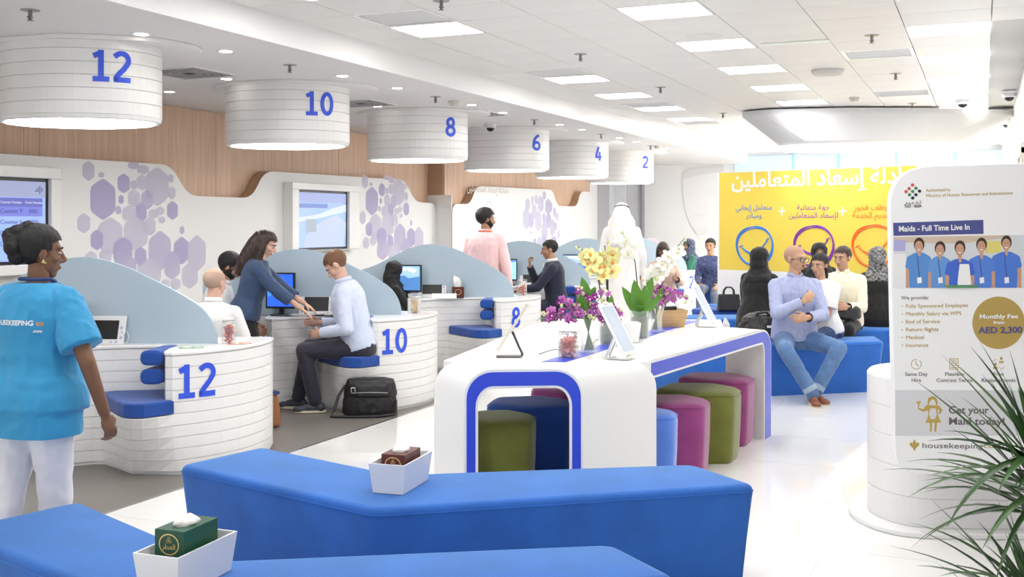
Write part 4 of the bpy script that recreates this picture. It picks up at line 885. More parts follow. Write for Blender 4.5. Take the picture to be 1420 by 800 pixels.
def head_mb(fem=False):
    b = MB()
    b.ell((0, -.018, .038), (.076, .094, .083), 20, 14); b.ell((0, .022, -.025), (.060 if not fem else .057, .064, .075), 18, 12)
    b.ell((0, .052, -.090), (.024, .024, .018), 12, 8); b.ell((0, .058, .033), (.052, .026, .018), 14, 8)
    b.ell((0, .055, -.058), (.034, .032, .026), 12, 8)
    b.tube([(0, .080, .022), (0, .096, -.008), (0, .107, -.026)], [.008, .010, .0125], 10); b.ell((0, .093, -.031), (.0185, .013, .009), 10, 6); b.ell((0, .105, -.027), (.010, .009, .009), 10, 6)
    for s in (-1, 1):
        b.ell((s*.076, -.008, .0), (.011, .020, .030), 10, 8, Matrix.Rotation(s*-.25, 3, 'Z')); b.ell((s*.04, .05, -.018), (.024, .026, .022), 10, 8)
    return b
def two_bone(a, t, l1, l2, pole):
    a, t, pole = Vector(a), Vector(t), Vector(pole); d = t-a; L = min(d.length, (l1+l2)*.995); d.normalize(); t = a+d*L
    x = (l1*l1-l2*l2+L*L)/(2*L); h = math.sqrt(max(0, l1*l1-x*x)); p = pole-d*pole.dot(d)
    if p.length < 1e-5: p = Vector((0, -1, 0))
    p.normalize(); return a+d*x+p*h, t
def hand_mb(b, wr, d, n, thumb, s=1.0, curl=.5):
    # wr wrist point, d direction of the fingers, n palm normal (towards the inside), thumb = side vector
    d = Vector(d).normalized(); n = Vector(n); n = (n-d*n.dot(d)).normalized(); t = d.cross(n)
    if t.dot(Vector(thumb)) < 0: t = -t
    wr = Vector(wr); M = Matrix((t, d, n)).transposed()
    b.ell(wr+d*.045*s, (.038*s, .052*s, .0155*s), 14, 8, M); b.ell(wr+d*.005*s, (.026*s, .03*s, .019*s), 10, 8, M)
    for i, (x, L) in enumerate(((.029, .072), (.0095, .080), (-.010, .074), (-.028, .058))):
        p = wr+(t*x+d*.078)*s; c = curl*(.9+.12*i); dd = (d+t*x*2.0).normalized(); r = .0088*s*(1 if i < 3 else .88); pts = [p]
        for j, f in enumerate((.45, .32, .23)):
            c0 = c*(.7+.75*j); dr = dd*math.cos(c0)+n*math.sin(c0); p = p+dr*L*f*s; pts.append(p)
        b.tube(pts, [r, r*.97, r*.9, r*.72], 8); b.ell(pts[-1], (r*.74,)*3, 8, 6)
    p = wr+(t*.024+d*.02)*s; e = p+(t*.022+d*.030+n*.012)*s; f = e+(t*.006+d*.026+n*.010+n*.02*curl)*s
    b.tube([p, e, f], [.0135*s, .0105*s, .0085*s], 8); b.ell(f, (.0085*s,)*3, 8, 6)
def mk(name, me, m, parent):
    shade(me); me.name = name; return link(name, me, m, parent)
def torso(b, P, N, R, prof, inf=0.0, n=20):
    up = (N-P); L = up.length; up = up.normalized(); R = (R-up*R.dot(up)).normalized(); Fw = up.cross(R)
    rings = []
    for t, hw, hd, fo in prof:
        c = P+up*(L*t)+Fw*fo; rg = []
        for k in range(n):
            a = 2*pi*k/n; ca, sa = math.cos(a), math.sin(a); e = .82
            rg.append(c+R*math.copysign(abs(ca)**e, ca)*(hw+inf)+Fw*math.copysign(abs(sa)**e, sa)*(hd+inf))
        rings.append(rg)
    b.loft(rings)
MALE = [(-.16, .13, .10, 0), (-.05, .165, .115, 0), (.08, .165, .11, 0), (.30, .15, .10, .005), (.55, .165, .115, .008), (.76, .172, .118, 0), (.88, .150, .10, -.005), (.96, .105, .078, -.008), (1.02, .06, .058, -.006)]
FEM = [(-.16, .14, .10, 0), (-.05, .175, .115, 0), (.08, .165, .11, 0), (.32, .125, .092, .005), (.52, .138, .105, .012), (.70, .155, .125, .018), (.80, .145, .105, .005), (.89, .126, .085, -.005), (.96, .085, .066, -.008), (1.02, .05, .05, -.006)]
def person(pos, phi, label, skin='brown', ht=1.70, sit=None, lean=0, side=0, twist=0, fem=False, head=(0, 0, 0), hr=None, hl=None, pr=(.4, -.6, -.6), pl=(-.4, -.6, -.6),
           legs=None, top=None, sleeves='long', sleeve_m=None, bottom=None, shoe=None, hair=None, hairm=None, vox=.011, lower=True, hem=-.02, loose=.014, inner=None, curl=(.5, .5), handn=(None, None),
           handd=(None, None), glasses=False, beard=None, scarf=None, robe=None, face=True, collar=None, wr=.004, group=None, fat=0.0, body_low=False, headscale=1.0, kn=None, longhem=False, necklen=1.0):
    s = ht/1.70; base = cw(pos[0], pos[1], 0); T = empty('person', tuple(base), YAW-math.radians(phi), label, 'person', group)
    Z = Vector((0, 0, 1)); pz_ = .925*s if sit is None else sit+.095
    P = Vector((0, 0, pz_)); la = math.radians(lean); sa_ = math.radians(side)
    up = Vector((math.sin(sa_), math.sin(la), math.cos(la)*math.cos(sa_))).normalized(); N = P+up*.505*s
    tw = math.radians(twist); R = Vector((math.cos(tw), math.sin(tw), 0)); R = (R-up*R.dot(up)).normalized(); Rh = Vector((1, 0, 0)); Fw = up.cross(R)
    shw = (.150 if fem else .172)*s; SH = {1: N-up*.068*s+R*shw, -1: N-up*.068*s-R*shw}
    hy, hp, hro = [math.radians(a) for a in head]
    nk = (up*.75+Z*.6+Vector((0, -math.sin(hp)*.25, 0))).normalized(); HC = N+nk*.155*s*necklen+Fw*.012
    HM = Matrix.Translation(HC) @ Matrix.Rotation(-hy, 4, 'Z') @ Matrix.Rotation(hp, 4, 'X') @ Matrix.Rotation(hro, 4, 'Y') @ Matrix.Scale(s*.99*headscale, 4)
    prof = FEM if fem else MALE; prof = [(t, hw*s+fat, hd*s+fat*.8, fo) for t, hw, hd, fo in prof]
    # limbs
    el, wrp = {}, {}
    for sd, tg, pole in ((1, hr, pr), (-1, hl, pl)):
        if tg is None: tg = SH[sd]+Vector((sd*.06, .05, -.52*s))
        el[sd], wrp[sd] = two_bone(SH[sd], tg, .285*s, .245*s, pole)
    HJ, KN, AN, TO = {}, {}, {}, {}
    for sd in (1, -1):
        HJ[sd] = P+Rh*sd*.088*s-Z*.02
        lg = (legs or {}).get(sd)
        if lg is None: lg = (Vector((sd*.10, .0, .08)), (0, 1, .0), (0, 1, 0)) if sit is None else (Vector((sd*.12, .47*s, .08)), (0, .5, 1), (0, 1, 0))
        KN[sd], AN[sd] = two_bone(HJ[sd], lg[0], .435*s, .42*s, lg[1]); TO[sd] = Vector(lg[2]).normalized()
    sk = SKIN[skin]
    # body: one continuous surface, finer at head and hands
    b = MB(); torso(b, P, N, R, prof, -.008)
    seg(b, N-nk*.05*s, HC-nk*.05*s-Fw*.008, .060*s if not fem else .05*s, .052*s if not fem else .045*s)
    for sd in (1, -1):
        seg(b, SH[sd], el[sd], .046*s, .036*s); seg(b, el[sd], wrp[sd], .037*s, .026*s); b.ell(SH[sd], (.046*s,)*3); seg(b, N-up*.01, SH[sd]+up*.012, .036*s, .028*s)
        if lower: seg(b, HJ[sd], KN[sd], .078*s, .052*s); seg(b, KN[sd], AN[sd], .05*s, .034*s)
    body = remesh(b, vox, 5)
    hb = head_mb(fem); hb.xf(HM); hmz = remesh(hb, max(.0045, vox*.5), 3)
    cut_faces(hmz, lambda c: True)
    hh = MB()
    for sd in (1, -1):
        d = handd[0 if sd > 0 else 1]; d = Vector(d) if d is not None else (wrp[sd]-el[sd]).normalized()
        n = handn[0 if sd > 0 else 1]; n = Vector(n) if n is not None else Vector((-sd, .1, -.15))
        th = Vector((0, 1, .3)) if abs(n.x) > .6 else Vector((-sd, 0, .3))
        hand_mb(hh, wrp[sd]+d*.01, d, n, th, s*(.93 if fem else 1), curl[0 if sd > 0 else 1])
    hnd = remesh(hh, max(.0042, vox*.45), 1, .3)
    bm = bmesh.new()
    for me in (body, hmz, hnd): bm.from_mesh(me)
    bme = bpy.data.meshes.new('body'); bm.to_mesh(bme); bm.free()
    for me in (body, hmz, hnd): bpy.data.meshes.remove(me)
    mk('body', bme, sk, T)
    sc = s*headscale
    if face:
        for x in (-1, 1):
            e = MB(); e.ell((x*.031, .0722, .006), (.0125, .0115, .0068), 12, 8); e.xf(HM); ey = e.build('eye', EYEW, T, smooth=True)
            e = MB(); e.ell((x*.031, .0800, .006), (.0062, .0046, .0064), 10, 6); e.xf(HM); e.build('iris', IRIS, ey, smooth=True)
            e = MB(); e.tube([(x*.014, .087, .026), (x*.032, .084, .032), (x*.050, .070, .026)], [.003, .004, .002], 6); e.xf(HM); e.build('eyebrow', hairm or HAIRK, T, smooth=True)
        e = MB(); e.ell((0, .0855, -.0565), (.022, .006, .0045), 12, 6); e.ell((0, .0845, -.064), (.018, .006, .005), 12, 6); e.xf(HM); e.build('lips', LIP, T, smooth=True)
    if glasses:
        g = MB()
        for x in (-1, 1):
            pr_ = [(x*.033+.026*math.cos(a)*1.0, .096, .004+.019*math.sin(a)) for a in [2*pi*k/16 for k in range(17)]]
            pr_ = [(px_, py_, pz0) for px_, py_, pz0 in pr_]; g.tube(pr_, .003, 6); g.tube([(x*.059, .094, .008), (x*.079, .04, .010), (x*.080, -.01, .004)], .0026, 6)
        g.tube([(-.008, .097, .008), (.008, .097, .008)], .0028, 6); g.xf(HM); gl = g.build('glasses', BLACK, T)
        for x in (-1, 1):
            g = MB(); g.add([(x*.033+.025*math.cos(2*pi*k/16), .0965, .004+.018*math.sin(2*pi*k/16)) for k in range(16)], [tuple(range(16))])
            g.xf(HM); g.build('lens', mat('spectacle_lens', (.8, .95, .9), .02, alpha=.18), gl)
    hm_ = hairm or HAIRK
    def shell(c, r, keep, amp, nm, m, sc_=30, n=40, q=26):
        h = MB(); h.ell(c, r, n, q); me = h.mesh(nm)
        for v in me.vertices:
            k = noise.noise(v.co*sc_); d_ = (v.co-Vector(c)).normalized(); v.co += d_*(amp*k)
        cut_faces(me, keep); me.transform(HM); return mk(nm, me, m, T)
    def hl_(c, f=.068, nape=-.075):
        y = c.y; x = abs(c.x)
        if y > .045: L = f-.25*max(0, x-.03)
        elif y > .005: L = f+(y-.045)/.04*(f+.012)
        elif y > -.025: L = .022 if x > .05 else nape
        else: L = nape
        return c.z > L
    if hair in ('short', 'full', 'bun', 'pony', 'longhair'):
        th = {'short': .007, 'full': .017, 'bun': .013, 'pony': .010, 'longhair': .013}[hair]
        shell((0, -.018, .040), (.076+th*.85, .096+th*.8, .083+th), hl_, .004, 'hair', hm_)
        h = MB()
        if hair == 'bun':
            for k, (p_, r_) in enumerate([((-.0, -.115, .045), .042), ((.02, -.12, .02), .036), ((-.02, -.125, .07), .034), ((.0, -.10, .085), .036), ((.01, -.10, -.02), .034), ((0, -.06, .105), .035)]): h.ell(p_, (r_, r_, r_), 14, 10)
            h.xf(HM); me = remesh(h, .006, 2); wrinkle(me, .004, 60, 3); mk('hair_bun', me, hm_, T)
        if hair == 'pony':
            h.tube([(0, -.09, .03), (.01, -.13, .0), (.02, -.14, -.08), (.015, -.12, -.17), (.01, -.10, -.23)], [.02, .028, .034, .028, .008], 12); h.xf(HM); me = remesh(h, .007, 2); wrinkle(me, .004, 50, 3, (1, 1, .2)); mk('ponytail', me, hm_, T)
        if hair == 'longhair':
            h.tube([(0, -.05, .06), (0, -.075, -.03), (0, -.085, -.13), (0, -.09, -.24), (0, -.095, -.36)], [.08, .086, .088, .085, .05], 16)
            h.tube([(.062, -.02, .05), (.075, .0, -.04), (.07, .01, -.15), (.055, .0, -.26)], [.03, .03, .032, .02], 12); h.tube([(-.062, -.02, .05), (-.075, -.0, -.04), (-.075, -.02, -.15), (-.06, -.04, -.26)], [.03, .03, .032, .02], 12)
            h.xf(HM); me = remesh(h, .009, 3); wrinkle(me, .005, 40, 3, (1, 1, .15)); mk('long_hair', me, hm_, T)
    if hair == 'bald': shell((0, -.018, .038), (.0775, .0955, .082), lambda c: hl_(c) and c.z < .085 and c.y < .03, .0006, 'shaved_hair', hm_)
    if hair == 'shaved': shell((0, -.018, .038), (.0772, .0952, .0842), lambda c: hl_(c, .07), .0004, 'shaved_hair', hm_)
    if beard: shell((0, .022, -.030), (.0645, .0680, .076), lambda c: (c.z < -.035 or (abs(c.x) > .045 and c.z < .0 and c.y < .06)) and c.y > -.02 and not (abs(c.x) < .026 and -.068 < c.z < -.048) , .002, 'beard', hairm if beard is True else beard)
    if beard == 'x': pass
    if scarf:
        h = MB(); h.ell((0, -.018, .034), (.094, .112, .100), 20, 14); h.ell((0, -.005, -.06), (.082, .09, .085), 18, 12); h.ell((0, -.06, -.06), (.085, .06, .12), 16, 10); h.xf(HM)
        torso(h, P, N, R, [(.80, prof[5][1]+.015, prof[5][2]+.02, 0), (.90, prof[6][1]+.01, prof[6][2]+.03, 0), (1.0, .12*s, .10*s, 0), (1.12, .085*s, .085*s, 0), (1.2, .08*s, .08*s, 0)], .004)
        me = remesh(h, .010, 4); wrinkle(me, .009, 9, 5, (1, 1, 1.6)); inv = HM.inverted()
        cut_faces(me, lambda c: not ((inv @ c).y > .02 and ((inv @ c).x/.054)**2+(((inv @ c).z+.008)/.074)**2 < 1)); mk('headscarf', me, scarf, T)
    # clothing
    if top:
        b = MB(); torso(b, P, N, R, [(t, hw+(.0 if t > .3 else loose*.4), hd+(0 if t > .3 else loose*.4), fo) for t, hw, hd, fo in prof if t > hem-.09], loose)
        for sd in (1, -1):
            b.ell(SH[sd]-R*sd*.012, (.052*s+loose*.5, .054*s+loose*.5, .052*s+loose*.4)); seg(b, SH[sd], SH[sd].lerp(el[sd], .25), .048*s+loose*.5, .046*s+loose*.6)
            seg(b, N-up*.012, SH[sd]+up*.018, .040*s, .030*s+loose*.5)
        if longhem: hz = pz_-.15*s; torso(b, Vector((0, 0, hz)), P+Z*.1, Rh, [(0, .184*s, .130*s, 0), (.5, .182*s, .128*s, 0), (1.0, .174*s, .122*s, 0)], loose*.75)
        me = remesh(b, vox, 5); wrinkle(me, wr, 13, len(label), (1, 1, .7)); parts_ = [me]
        if longhem: bisect(me, (0, 0, hz+.012), (0, 0, -1))
        for sd in (1, -1):
            b = MB(); ax = (wrp[sd]-el[sd]).normalized()
            if sleeves == 'long': seg(b, SH[sd], el[sd], .048*s+loose*.6, .041*s+loose*.7); seg(b, el[sd], wrp[sd]+ax*.02, .041*s+loose*.7, .029*s+loose*.5); c = wrp[sd]-ax*.004; n_ = ax
            elif sleeves == 'roll': seg(b, SH[sd], el[sd], .048*s+loose*.6, .042*s+loose*.7); e2 = el[sd].lerp(wrp[sd], .66); seg(b, el[sd], e2, .043*s+loose*.7, .036*s+loose*.7); c = el[sd].lerp(wrp[sd], .58); n_ = ax
            else: e2 = SH[sd].lerp(el[sd], .85); seg(b, SH[sd], e2, .050*s+loose*.8, .056*s+loose*1.15); c = SH[sd].lerp(el[sd], .74); n_ = (el[sd]-SH[sd]).normalized()
            m3 = remesh(b, vox*.9, 3)
            bm = bmesh.new(); bm.from_mesh(m3)
            if sleeves == 'long':
                bmesh.ops.delete(bm, geom=[f for f in bm.faces if (f.calc_center_median()-c).dot(n_) > 0 and (f.calc_center_median()-c).length < .10], context='FACES'); bm.to_mesh(m3); bm.free()
            elif sleeves == 'roll':
                bmesh.ops.delete(bm, geom=[f for f in bm.faces if (f.calc_center_median()-c).dot(n_) > 0 and (f.calc_center_median()-c).length < .13], context='FACES'); bm.to_mesh(m3); bm.free()
            else: bm.free(); bisect(m3, tuple(c), tuple(n_))
            wrinkle(m3, wr*.9, 16, 7, (1, 1, .8)); parts_.append(m3)
        bm = bmesh.new()
        for q_ in parts_: bm.from_mesh(q_)
        me = bpy.data.meshes.new('top'); bm.to_mesh(me); bm.free()
        for q_ in parts_: bpy.data.meshes.remove(q_)
        ob = mk('top', me, top, T)
        if collar:
            c = MB(); cc = N+up*.012; ring = []
            u2, f2 = R, Fw
            for rr, dz in ((.066*s, .0), (.071*s, .0), (.066*s, .038), (.060*s, .036)):
                ring.append([cc+u2*math.cos(2*pi*k/20)*rr*.95+f2*(math.sin(2*pi*k/20)*rr*1.05-.004)+up*(dz-(.022 if 3 < k < 7 else 0)) for k in range(20)])
            c.loft(ring, False, False); c.build('collar', collar, T, smooth=True)
    if bottom:
        b = MB(); torso(b, P, N, R, [(-.20, .12*s, .10*s, 0), (-.14, .15*s, .115*s, 0), (-.05, .168*s, .118*s, 0), (.10, .162*s, .112*s, 0)], .006+fat)
        for sd in (1, -1):
            seg(b, HJ[sd], KN[sd], .090*s+fat*.4, .062*s+fat*.3); a2 = KN[sd].lerp(AN[sd], .97); seg(b, KN[sd], a2, .062*s+fat*.3, .052*s); b.ell(HJ[sd]-Vector((0, .02, 0)), (.10*s, .11*s, .10*s))
        me = remesh(b, vox, 4); wrinkle(me, wr, 12, 2, (1, 1, 1)); mk('trousers', me, bottom, T)
    if robe:
        b = MB()
        if sit is None:
            torso(b, P, N, R, [(t, hw, hd, fo) for t, hw, hd, fo in prof if t > -.1], .03)
            torso(b, Vector((0, 0, .04)), P+Z*.2, Rh, [(0, .25*s, .21*s, 0), (.4, .225*s, .18*s, 0), (.8, .20*s, .15*s, 0), (1.0, .19*s, .135*s, 0)], .0)
        else:
            torso(b, P, N, R, [(t, hw+.02*(t < .4), hd+.03*(t < .4), fo) for t, hw, hd, fo in prof], .035)
            torso(b, Vector((0, 0, sit+.01)), P+Z*.1, Rh, [(0, .24*s, .19*s, .03), (.6, .23*s, .17*s, .02), (1, .2*s, .15*s, 0)], .01)
            for sd in (1, -1):
                seg(b, HJ[sd], KN[sd], .115*s, .10*s); seg(b, KN[sd], AN[sd]+Vector((0, 0, .03)), .10*s, .115*s)
            seg(b, (HJ[1]+HJ[-1])/2, (KN[1]+KN[-1])/2, .1*s, .09*s); seg(b, (KN[1]+KN[-1])/2, (AN[1]+AN[-1])/2+Vector((0, 0, .06)), .09*s, .11*s)
        for sd in (1, -1): seg(b, SH[sd], el[sd], .058*s, .056*s); seg(b, el[sd], wrp[sd], .056*s, .054*s); seg(b, N-up*.005, SH[sd]+up*.01, .05*s, .045*s)
        me = remesh(b, max(vox, .012), 5); wrinkle(me, .012, 6, 4, (1.5, 1.5, .6)); mk('robe', me, robe, T)
    if shoe:
        for sd in (1, -1):
            a = AN[sd]; t = TO[sd]; sm_, so_ = shoe; r = Z.cross(t).normalized() if abs(t.z) < .9 else Rh
            u3 = t.cross(-r).normalized()
            if u3.z < 0: u3 = -u3
            M = Matrix((r, t, u3)).transposed(); b = MB(); o_ = a-u3*.045*s
            b.ell(o_-t*.035*s, (.036*s, .045*s, .042*s), 12, 8, M); b.ell(o_+t*.035*s+u3*-.002, (.038*s, .085*s, .038*s), 14, 8, M); b.ell(o_+t*.115*s-u3*.012*s, (.042*s, .065*s, .028*s), 14, 8, M); b.ell(o_+u3*.03*s-t*.01, (.035*s, .045*s, .035*s), 12, 8, M)
            me = remesh(b, .007, 3); bisect(me, tuple(o_-u3*.026*s), tuple(-u3)); sh_ = mk('shoe', me, sm_, T)
            sl = MB(); out = []
            for k in range(20):
                a_ = 2*pi*k/20; y = .058+.128*math.sin(a_); x = (.043 if y > .02 else .036)*math.cos(a_); out.append((x, y))
            sl.loft([[o_+(r*x*1.02+t*(y-.015))*s-u3*.036*s for x, y in out], [o_+(r*x+t*(y-.015))*s-u3*.018*s for x, y in out]]); sl.build('sole', so_, sh_)
    T['_N'] = 0; del T['_N']
    return T, dict(N=N, P=P, SH=SH, el=el, wr=wrp, HM=HM, up=up, R=R, F=Fw, HC=HC, KN=KN, AN=AN, TO=TO, s=s)
def on_cloth(T, ob, pts_fs, name, m, axis_dir, lift=.003):       # lay flat print on a garment by projecting along a direction
    bm = bmesh.new(); bm.from_mesh(ob.data); bv = BVHTree.FromBMesh(bm); vs, fs = pts_fs; out = []; last = None
    for p in vs:
        h = bv.ray_cast(Vector(p)-axis_dir*.5, axis_dir)
        q = h[0]-axis_dir*lift if h[0] is not None else Vector(p); out.append(q)
    bm.free(); return MB().add(out, fs).build(name, m, T)
# ------------------------------------------------------------ things on the counters
def at(nn, u, v, z=CTOP):
    k = STN.index(nn); o = SO(k); return Vector((o.x+CA*u-SA*v, o.y+SA*u+CA*v, z))
def put(name, nn, u, v, rot, label, cat, group=None, z=CTOP+.001): return empty(name, tuple(at(nn, u, v, z)), YAW+rot, label, cat, group)
HOLD = mat('holder_white', (.82, .82, .83), .3); VIO = mat('holder_violet', (.50, .44, .72), .5)
def tablet(nn, u, v, rot, label):
    T = put('tablet_holder', nn, u, v, rot, label, 'tablet holder', 'framed tablets on the counters')
    R = Matrix.Rotation(-.30, 4, 'X'); w_, h = .15, .19
    b = MB(); b.box(-w_, w_, 0, .012, .0, h, R); bevel(b.build('frame', HOLD, T), .004)
    MB().box(-w_+.045, w_-.045, -.003, .001, .035, h-.03, R).build('screen', BLACK, T)
    b = MB(); b.box(-w_, w_, -.01, .09, 0, .008); b.build('foot', HOLD, T); MB().loft([[(-.03, .012, .008), (.03, .012, .008), (.03, .085, .008), (-.03, .085, .008)], [(-.03, .055, .14), (.03, .055, .14), (.03, .065, .14), (-.03, .065, .14)]]).build('rear_strut', HOLD, T)
    for (x, z, r) in ((w_-.022, .045, .012), (w_-.018, .08, .009), (w_-.024, .11, .013), (w_-.05, .017, .011), (w_-.085, .015, .008), (-w_+.02, .03, .011), (-w_+.025, .06, .008), (.0, .015, .009)):
        P = [(x+r*math.cos(a)*.8, z+r*math.sin(a)) for a in [pi/6+pi/3*k for k in range(6)]]
        MB().add([R @ Vector((x_, -.0015, z_)) for x_, z_ in P], [tuple(range(6))]).build('violet_hexagon', VIO, T)
    MB().tube([(w_, .01, .06), (w_+.02, .01, .09), (w_+.03, .02, .05), (w_+.01, .03, .006)], .003, 6).build('cable', HOLD, T, smooth=True)
tablet(12, -.74, -.075, -.08, 'white framed tablet beside the cardboard cup on counter twelve')
tablet(10, -.73, .10-.16, .0, 'white framed tablet in front of the man in pale blue shirt')
tablet(8, -.88, -.05, .0, 'white framed tablet on the desk of counter eight near the tissue box')
tablet(6, -.76, -.05, .0, 'white framed tablet left of the suited man on counter six')
SCR = {'blue': mat('screen_blue', (.02, .08, .55), .3, emit=.9, ecol=(.02, .09, .70)), 'sea': mat('screen_sea', (.05, .14, .32), .3, emit=.6, ecol=(.07, .20, .48)), 'form': mat('screen_form', (.22, .45, .8), .3, emit=.8, ecol=(.24, .47, .88))}
def monitor(nn, u, v, rot, kind, label, w_=.235, h=.30, z0=.06):
    T = put('computer_monitor', nn, u, v, rot, label, 'monitor', 'desktop monitors on the counters')
    MB().prism(rrect(-.09, .09, -.06, .08, .04), 0, .012, .003).build('base', BLACK, T); MB().box(-.02, .02, .0, .02, .01, z0+.12).build('neck', BLACK, T)
    bevel(MB().box(-w_, w_, -.03, -.0, z0, z0+h).build('bezel', BLACK, T), .004); DSP = MB().box(-w_+.015, w_-.015, -.0315, -.03, z0+.02, z0+h-.015).build('display', SCR[kind], T)
    y = -.0325; a, c = w_-.02, h
    def pg(pts, nm, m, l=0): MB().add([(x*a, y-l, z0+.02+z*(c-.035)) for x, z in pts], [tuple(range(len(pts)))]).build(nm, m, DSP)
    if kind == 'blue':
        for pts in ([(-.05, .36), (.35, .28), (.35, .5), (-.05, .5)], [(-.05, .52), (.35, .52), (.35, .75), (-.05, .68)]): pg(pts, 'screen_light', mat('screen_cyan', (.2, .6, 1), .3, emit=1.4, ecol=(.12, .50, 1)))
        pg([(-1, .30), (-.05, .45), (-.05, .58), (-1, .75)], 'screen_beam', mat('screen_beam', (.05, .2, .9), .3, emit=.9, ecol=(.03, .2, .9)))
    if kind == 'sea':
        pg([(-1, .55), (-.3, .62), (.1, .5), (1, .58), (1, 1), (-1, 1)], 'screen_sky', mat('screen_sky', (.25, .38, .8), .3, emit=.7, ecol=(.25, .40, .85)))
        pg([(-.6, .72), (-.1, .85), (.5, .72), (.8, .84), (.2, .95), (-.4, .92)], 'screen_cloud', mat('screen_cloudw', (.6, .68, .95), .3, emit=.7, ecol=(.6, .68, .95)), .0003)
        pg([(-1, .0), (-1, .5), (-.75, .45), (-.3, .2), (-.5, 0)], 'screen_hill', mat('screen_hill', (.03, .05, .04), .5), .0004)
    if kind == 'form':
        for z in (.25, .45, .62): pg([(-.85, z), (.5, z), (.5, z+.07), (-.85, z+.07)], 'screen_line', mat('screen_pale', (.6, .78, 1), .3, emit=.8, ecol=(.6, .78, 1)))
        pg([(-1, .9), (1, .9), (1, 1), (-1, 1)], 'screen_bar', mat('screen_dk', (.1, .2, .5), .3, emit=.5, ecol=(.1, .2, .5)), .0002)
monitor(10, -1.02, -.10, -.15, 'blue', 'black monitor with bright blue screen in front of the long haired woman', .13, .31)
monitor(8, -1.13, -.10, -.12, 'sea', 'black monitor showing a seaside picture on counter eight', .15, .29)
monitor(6, -1.06, -.09, .1, 'form', 'black monitor showing a pale blue form beside the pink shirted man', .12, .28)
monitor(4, -1.08, -.08, .0, 'sea', 'black monitor just visible right of the suited man on counter four', .19, .27)
# glass jars
JG = glassy('jar_glass', (.85, .88, .87), .08, .55)
def jar(p, r, h, label, rz=0, group='glass sweet jars'):
    T = empty('glass_jar', tuple(p), rz, label, 'jar', group)
    b = MB(); b.lathe([(r*.9, 0), (r, .012), (r, h*.78), (r*.86, h*.88), (r*.86, h), (r*.82, h), (r*.82, h*.86), (r*.95, h*.77), (r*.95, .012), (r*.5, .008)], 28, cap0=True, cap1=True); jb = b.build('jar_body', JG, T, smooth=True)
    MB().lathe([(r*.98, h), (r*1.0, h+.008), (r*.9, h+.016), (r*.4, h+.018)], 28).build('lid', JG, T, smooth=True)
    b = MB(); b.lathe([(r*.9, h*.90), (r*.93, h*.93), (r*.9, h*.96)], 28, cap0=False, cap1=False).tube([(r*.9, 0, h*.9), (r*1.08, 0, h*.95), (r*1.0, 0, h+.02)], .002, 5); b.build('wire_clasp', CHROME, T); return T
def candies(p, r, h, n, m2, group, label, name, cat, seed=1, sz=.014):
    rr = random.Random(seed); first = {}
    for i in range(n):
        a = rr.uniform(0, 2*pi); q = math.sqrt(rr.random())*(r-sz*1.8); z = .016+(h-.03)*(i+.5)/n
        if rr.random() < .6: q = r-sz*1.8
        m = m2[i % len(m2)]; loc = (p[0]+q*math.cos(a), p[1]+q*math.sin(a), p[2]+z)
        if m.name not in first:
            b = MB()
            if name == 'cookie': b.lathe([(sz*.5, -.005), (sz, -.003), (sz, .003), (sz*.5, .0055)], 12)
            else: b.ell((0, 0, 0), (sz, sz*.75, sz*.65), 8, 5); b.loft([[(sz*.8, y, z_) for y, z_ in ((-.003, -.003), (.003, -.003), (.003, .003), (-.003, .003))], [(sz*1.7, y, z_) for y, z_ in ((-.009, -.004), (.009, -.006), (.009, .005), (-.009, .004))]]); b.loft([[(-sz*1.7, y, z_) for y, z_ in ((-.009, -.004), (.009, -.006), (.009, .005), (-.009, .004))], [(-sz*.8, y, z_) for y, z_ in ((-.003, -.003), (.003, -.003), (.003, .003), (-.003, .003))]])
            o = b.build(name, m); first[m.name] = o
        else: o = first[m.name].copy(); COL.objects.link(o)
        o.location = loc; o.rotation_euler = (rr.uniform(-.9, .9) if name != 'cookie' else rr.uniform(.8, 1.5), rr.uniform(-.9, .9), rr.uniform(0, 6)); tag(o, label, cat, group)
CRED = [mat('wrap_red', (.50, .02, .02), .3), mat('wrap_orange', (.72, .13, .06), .3), mat('wrap_dark', (.28, .015, .03), .3), mat('wrap_pink', (.75, .30, .28), .3)]
CKI = [mat('cookie_tan', (.62, .42, .20), .7), mat('cookie_pale', (.72, .55, .32), .7)]
p = at(12, .075, .0, CTOP+.001); jar(p, .047, .155, 'glass jar of red sweets on the end of counter twelve'); candies(p, .043, .125, 26, CRED[:3], 'wrapped sweets in the jar on counter twelve', 'red wrapped sweet in the glass jar on counter twelve', 'wrapped_sweet', 'sweet', 2, .012)
p = at(10, .10, .17, CTOP+.001); jar(p, .062, .155, 'glass jar of biscuits on the end of counter ten'); candies(p, .057, .12, 24, CKI, 'biscuits in the jar on counter ten', 'round tan biscuit in the glass jar on counter ten', 'cookie', 'biscuit', 3, .028)
p = at(8, .09, .26, CTOP+.001); jar(p, .052, .16, 'glass jar of red sweets on the end of counter eight'); candies(p, .047, .125, 24, CRED[:2], 'wrapped sweets in the jar on counter eight', 'red wrapped sweet in the glass jar on counter eight', 'wrapped_sweet', 'sweet', 4, .013)
